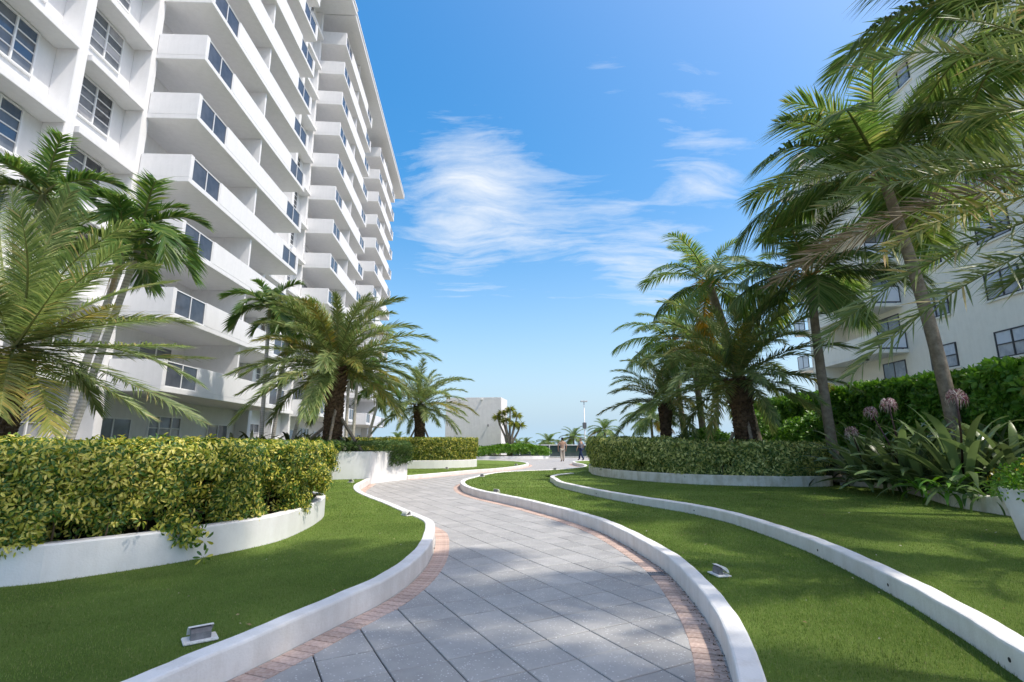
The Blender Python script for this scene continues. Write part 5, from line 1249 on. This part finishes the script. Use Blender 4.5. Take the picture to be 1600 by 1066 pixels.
# ------------------------------------------------------------------ grass blades
def grass(polys, z, excl=()):
    Ps = []
    for (y0, y1, dens, hgt, wid) in ((2.2,5.5,10500,.021,.0030),(5.5,9,5000,.022,.0045),(9,15,1700,.024,.009),(15,32,380,.024,.02)):
        for poly in polys:
            xs = [p[0] for p in poly]; n = int((max(xs)-min(xs))*(y1-y0)*dens); x = RNG.uniform(min(xs),max(xs),n); y = RNG.uniform(y0,y1,n)
            k = (np.abs(x) < y*.98+.3)&(y > 3.0); x, y = x[k], y[k]
            k = inside(x,y,poly)
            for e in excl: k &= ~inside(x,y,e)
            Ps.append(np.stack([x[k],y[k],np.full(k.sum(),hgt),np.full(k.sum(),wid)],1))
    A = np.concatenate(Ps); n = len(A); an = RNG.uniform(0,6.28,n); le = RNG.normal(0,.55,n); h = A[:,2]*RNG.uniform(.5,1.2,n); w = A[:,3]*RNG.uniform(.7,1.3,n)
    b = np.stack([A[:,0],A[:,1],np.full(n,z-.003)],1); sd = np.stack([np.cos(an),np.sin(an),np.zeros(n)],1)*w[:,None]*.5; tip = b+np.stack([-np.sin(an)*np.sin(le)*h,np.cos(an)*np.sin(le)*h,np.cos(le)*h],1)
    V = np.stack([b-sd,b+sd,tip],1).reshape(-1,3); F = np.arange(3*n).reshape(-1,3)
    return tag(link('grass', np_mesh('grass',V,F,W['blade'])), kind='stuff')
gl = polyline(resample(offset(LL,KW+.005),.2)) + [(-4.93,18.3),(-6.3,18.05),(-12.0,17.0),(-12.0,1.0),(-5.0,.9)]
gr = polyline(resample(offset(RR,-KW-.005),.2)) + [(9,44),(12,44),(12,1.0)]
gu = polyline(resample(offset(K2L,-.155),.2)) + [(2.6,20.0),(3.2,22),(6,26),(16,26),(16,.4)]
gm = polyline(resample(offset(MM,KW+.005),.2)) + [(-12,40.2),(-12,20),(-5.0,20.3)]
bedL = polyline(resample(HLL,.3))+[(-14,10.2),(-14,3)]
bedR = polyline(resample(H4L,.3))+[(9.6,15.5),(16,15.5),(16,26),(4,26)]; bedS = polyline(resample(H5L,.3))+[(16,2.5),(16,14),(9,14.5)]
gk = polyline(resample(K2L,.2)) + [(2.6,20.0),(3.2,22),(6,26),(16,26),(16,.4)]
grass([gl], LAW, [bedL]); grass([gr], LAW, [gk]); grass([gu], UP, [bedR,bedS]); grass([gm], .125, [H2])

# ------------------------------------------------------------------ small marks of use
n = 420; x = RNG.uniform(-5,7,n); y = RNG.uniform(3.2,16,n); zs = np.full(n, np.nan)
for poly, z, ex in ((gl,LAW,[bedL]),(gr,LAW,[gk]),(gu,UP,[bedR,bedS])):
    k = inside(x,y,poly)
    for e in ex: k &= ~inside(x,y,e)
    zs[k] = z+.018
k = ~np.isnan(zs); P = np.stack([x[k],y[k],zs[k]],1)
W['litter'] = leafmat('dry_litter', [(0,(.22,.14,.06)),(.5,(.42,.33,.17)),(1,(.62,.58,.46))], .8, .1)
tag(scatter('leaf_litter', P, np.tile([0,0,1.],(len(P),1))+RNG.normal(0,.35,(len(P),3)), [leaf_template(1,.035,.014,.1,.2,.3,.0), leaf_template(1,.022,.016,.1,.2,.3,.0)], .6, 1.3, W['litter']), kind='stuff')
# leaf crumbs and dirt in the corner between bricks and the right kerb
pts = []
for q, nv in zip(RR, normals2(RR)):
    if 3 < q.y < 9:
        for _ in range(5): d = abs(random.gauss(0,.035)); pts.append((q.x+nv.x*(d+.006)+random.uniform(-.03,.03)*nv.y, q.y+nv.y*(d+.006), .006))
P = np.array(pts); W['crumb'] = leafmat('brown_crumbs', [(0,(.05,.03,.018)),(.6,(.13,.075,.04)),(1,(.25,.17,.09))], .9, 0)
tag(scatter('leaf_crumbs', P, np.tile([0,0,1.],(len(P),1))+RNG.normal(0,.4,(len(P),3)), [leaf_template(2,.014,.008,.1,.2,.2,.0)], .5, 1.5, W['crumb']), kind='stuff')
kk = [o for o in bpy.data.objects if o.name.startswith('kerb') and 'retaining' in o.get('label','')][0]
for (u, v) in ((1550,1024),(1393,912),(1278,858),(1088,797),(986,782),(942,771)):
    g = G(u, v, .24); i = min(range(len(K2L)), key=lambda i: (K2L[i]-g.xy).length); nv = normals2(K2L)[i]; c = K2L[i]+nv*.004
    mb = MB(); mb.tube([Vector((0,0,0)), Vector((-nv.x,-nv.y,0))*.03], .013, 10, cap=True); mb.obj('weep_hole', W['dark'], kk, loc=(c.x,c.y,.235))
g = PY(283,588,20.6); mb = MB(); nx = 14
for j in range(7):
    for i in range(nx): mb.v.append((.05*math.sin(i*1.3)+.03*math.sin(j), (i/(nx-1)-.5)*.55*(1-.04*j), -j*.15))
for j in range(6):
    for i in range(nx-1): a = j*nx+i; mb.f.append((a,a+1,a+nx+1,a+nx)); mb.m.append(0)
for a_ in (0,): mb.box(-.02,.02,-.32,.32,.0,.03)
tag(mb.obj('towel', W['frame'], loc=(g.x,g.y,g.z+.45), smooth=False), 'white towel hung to dry on a low balcony behind the large left palm', 'towel')
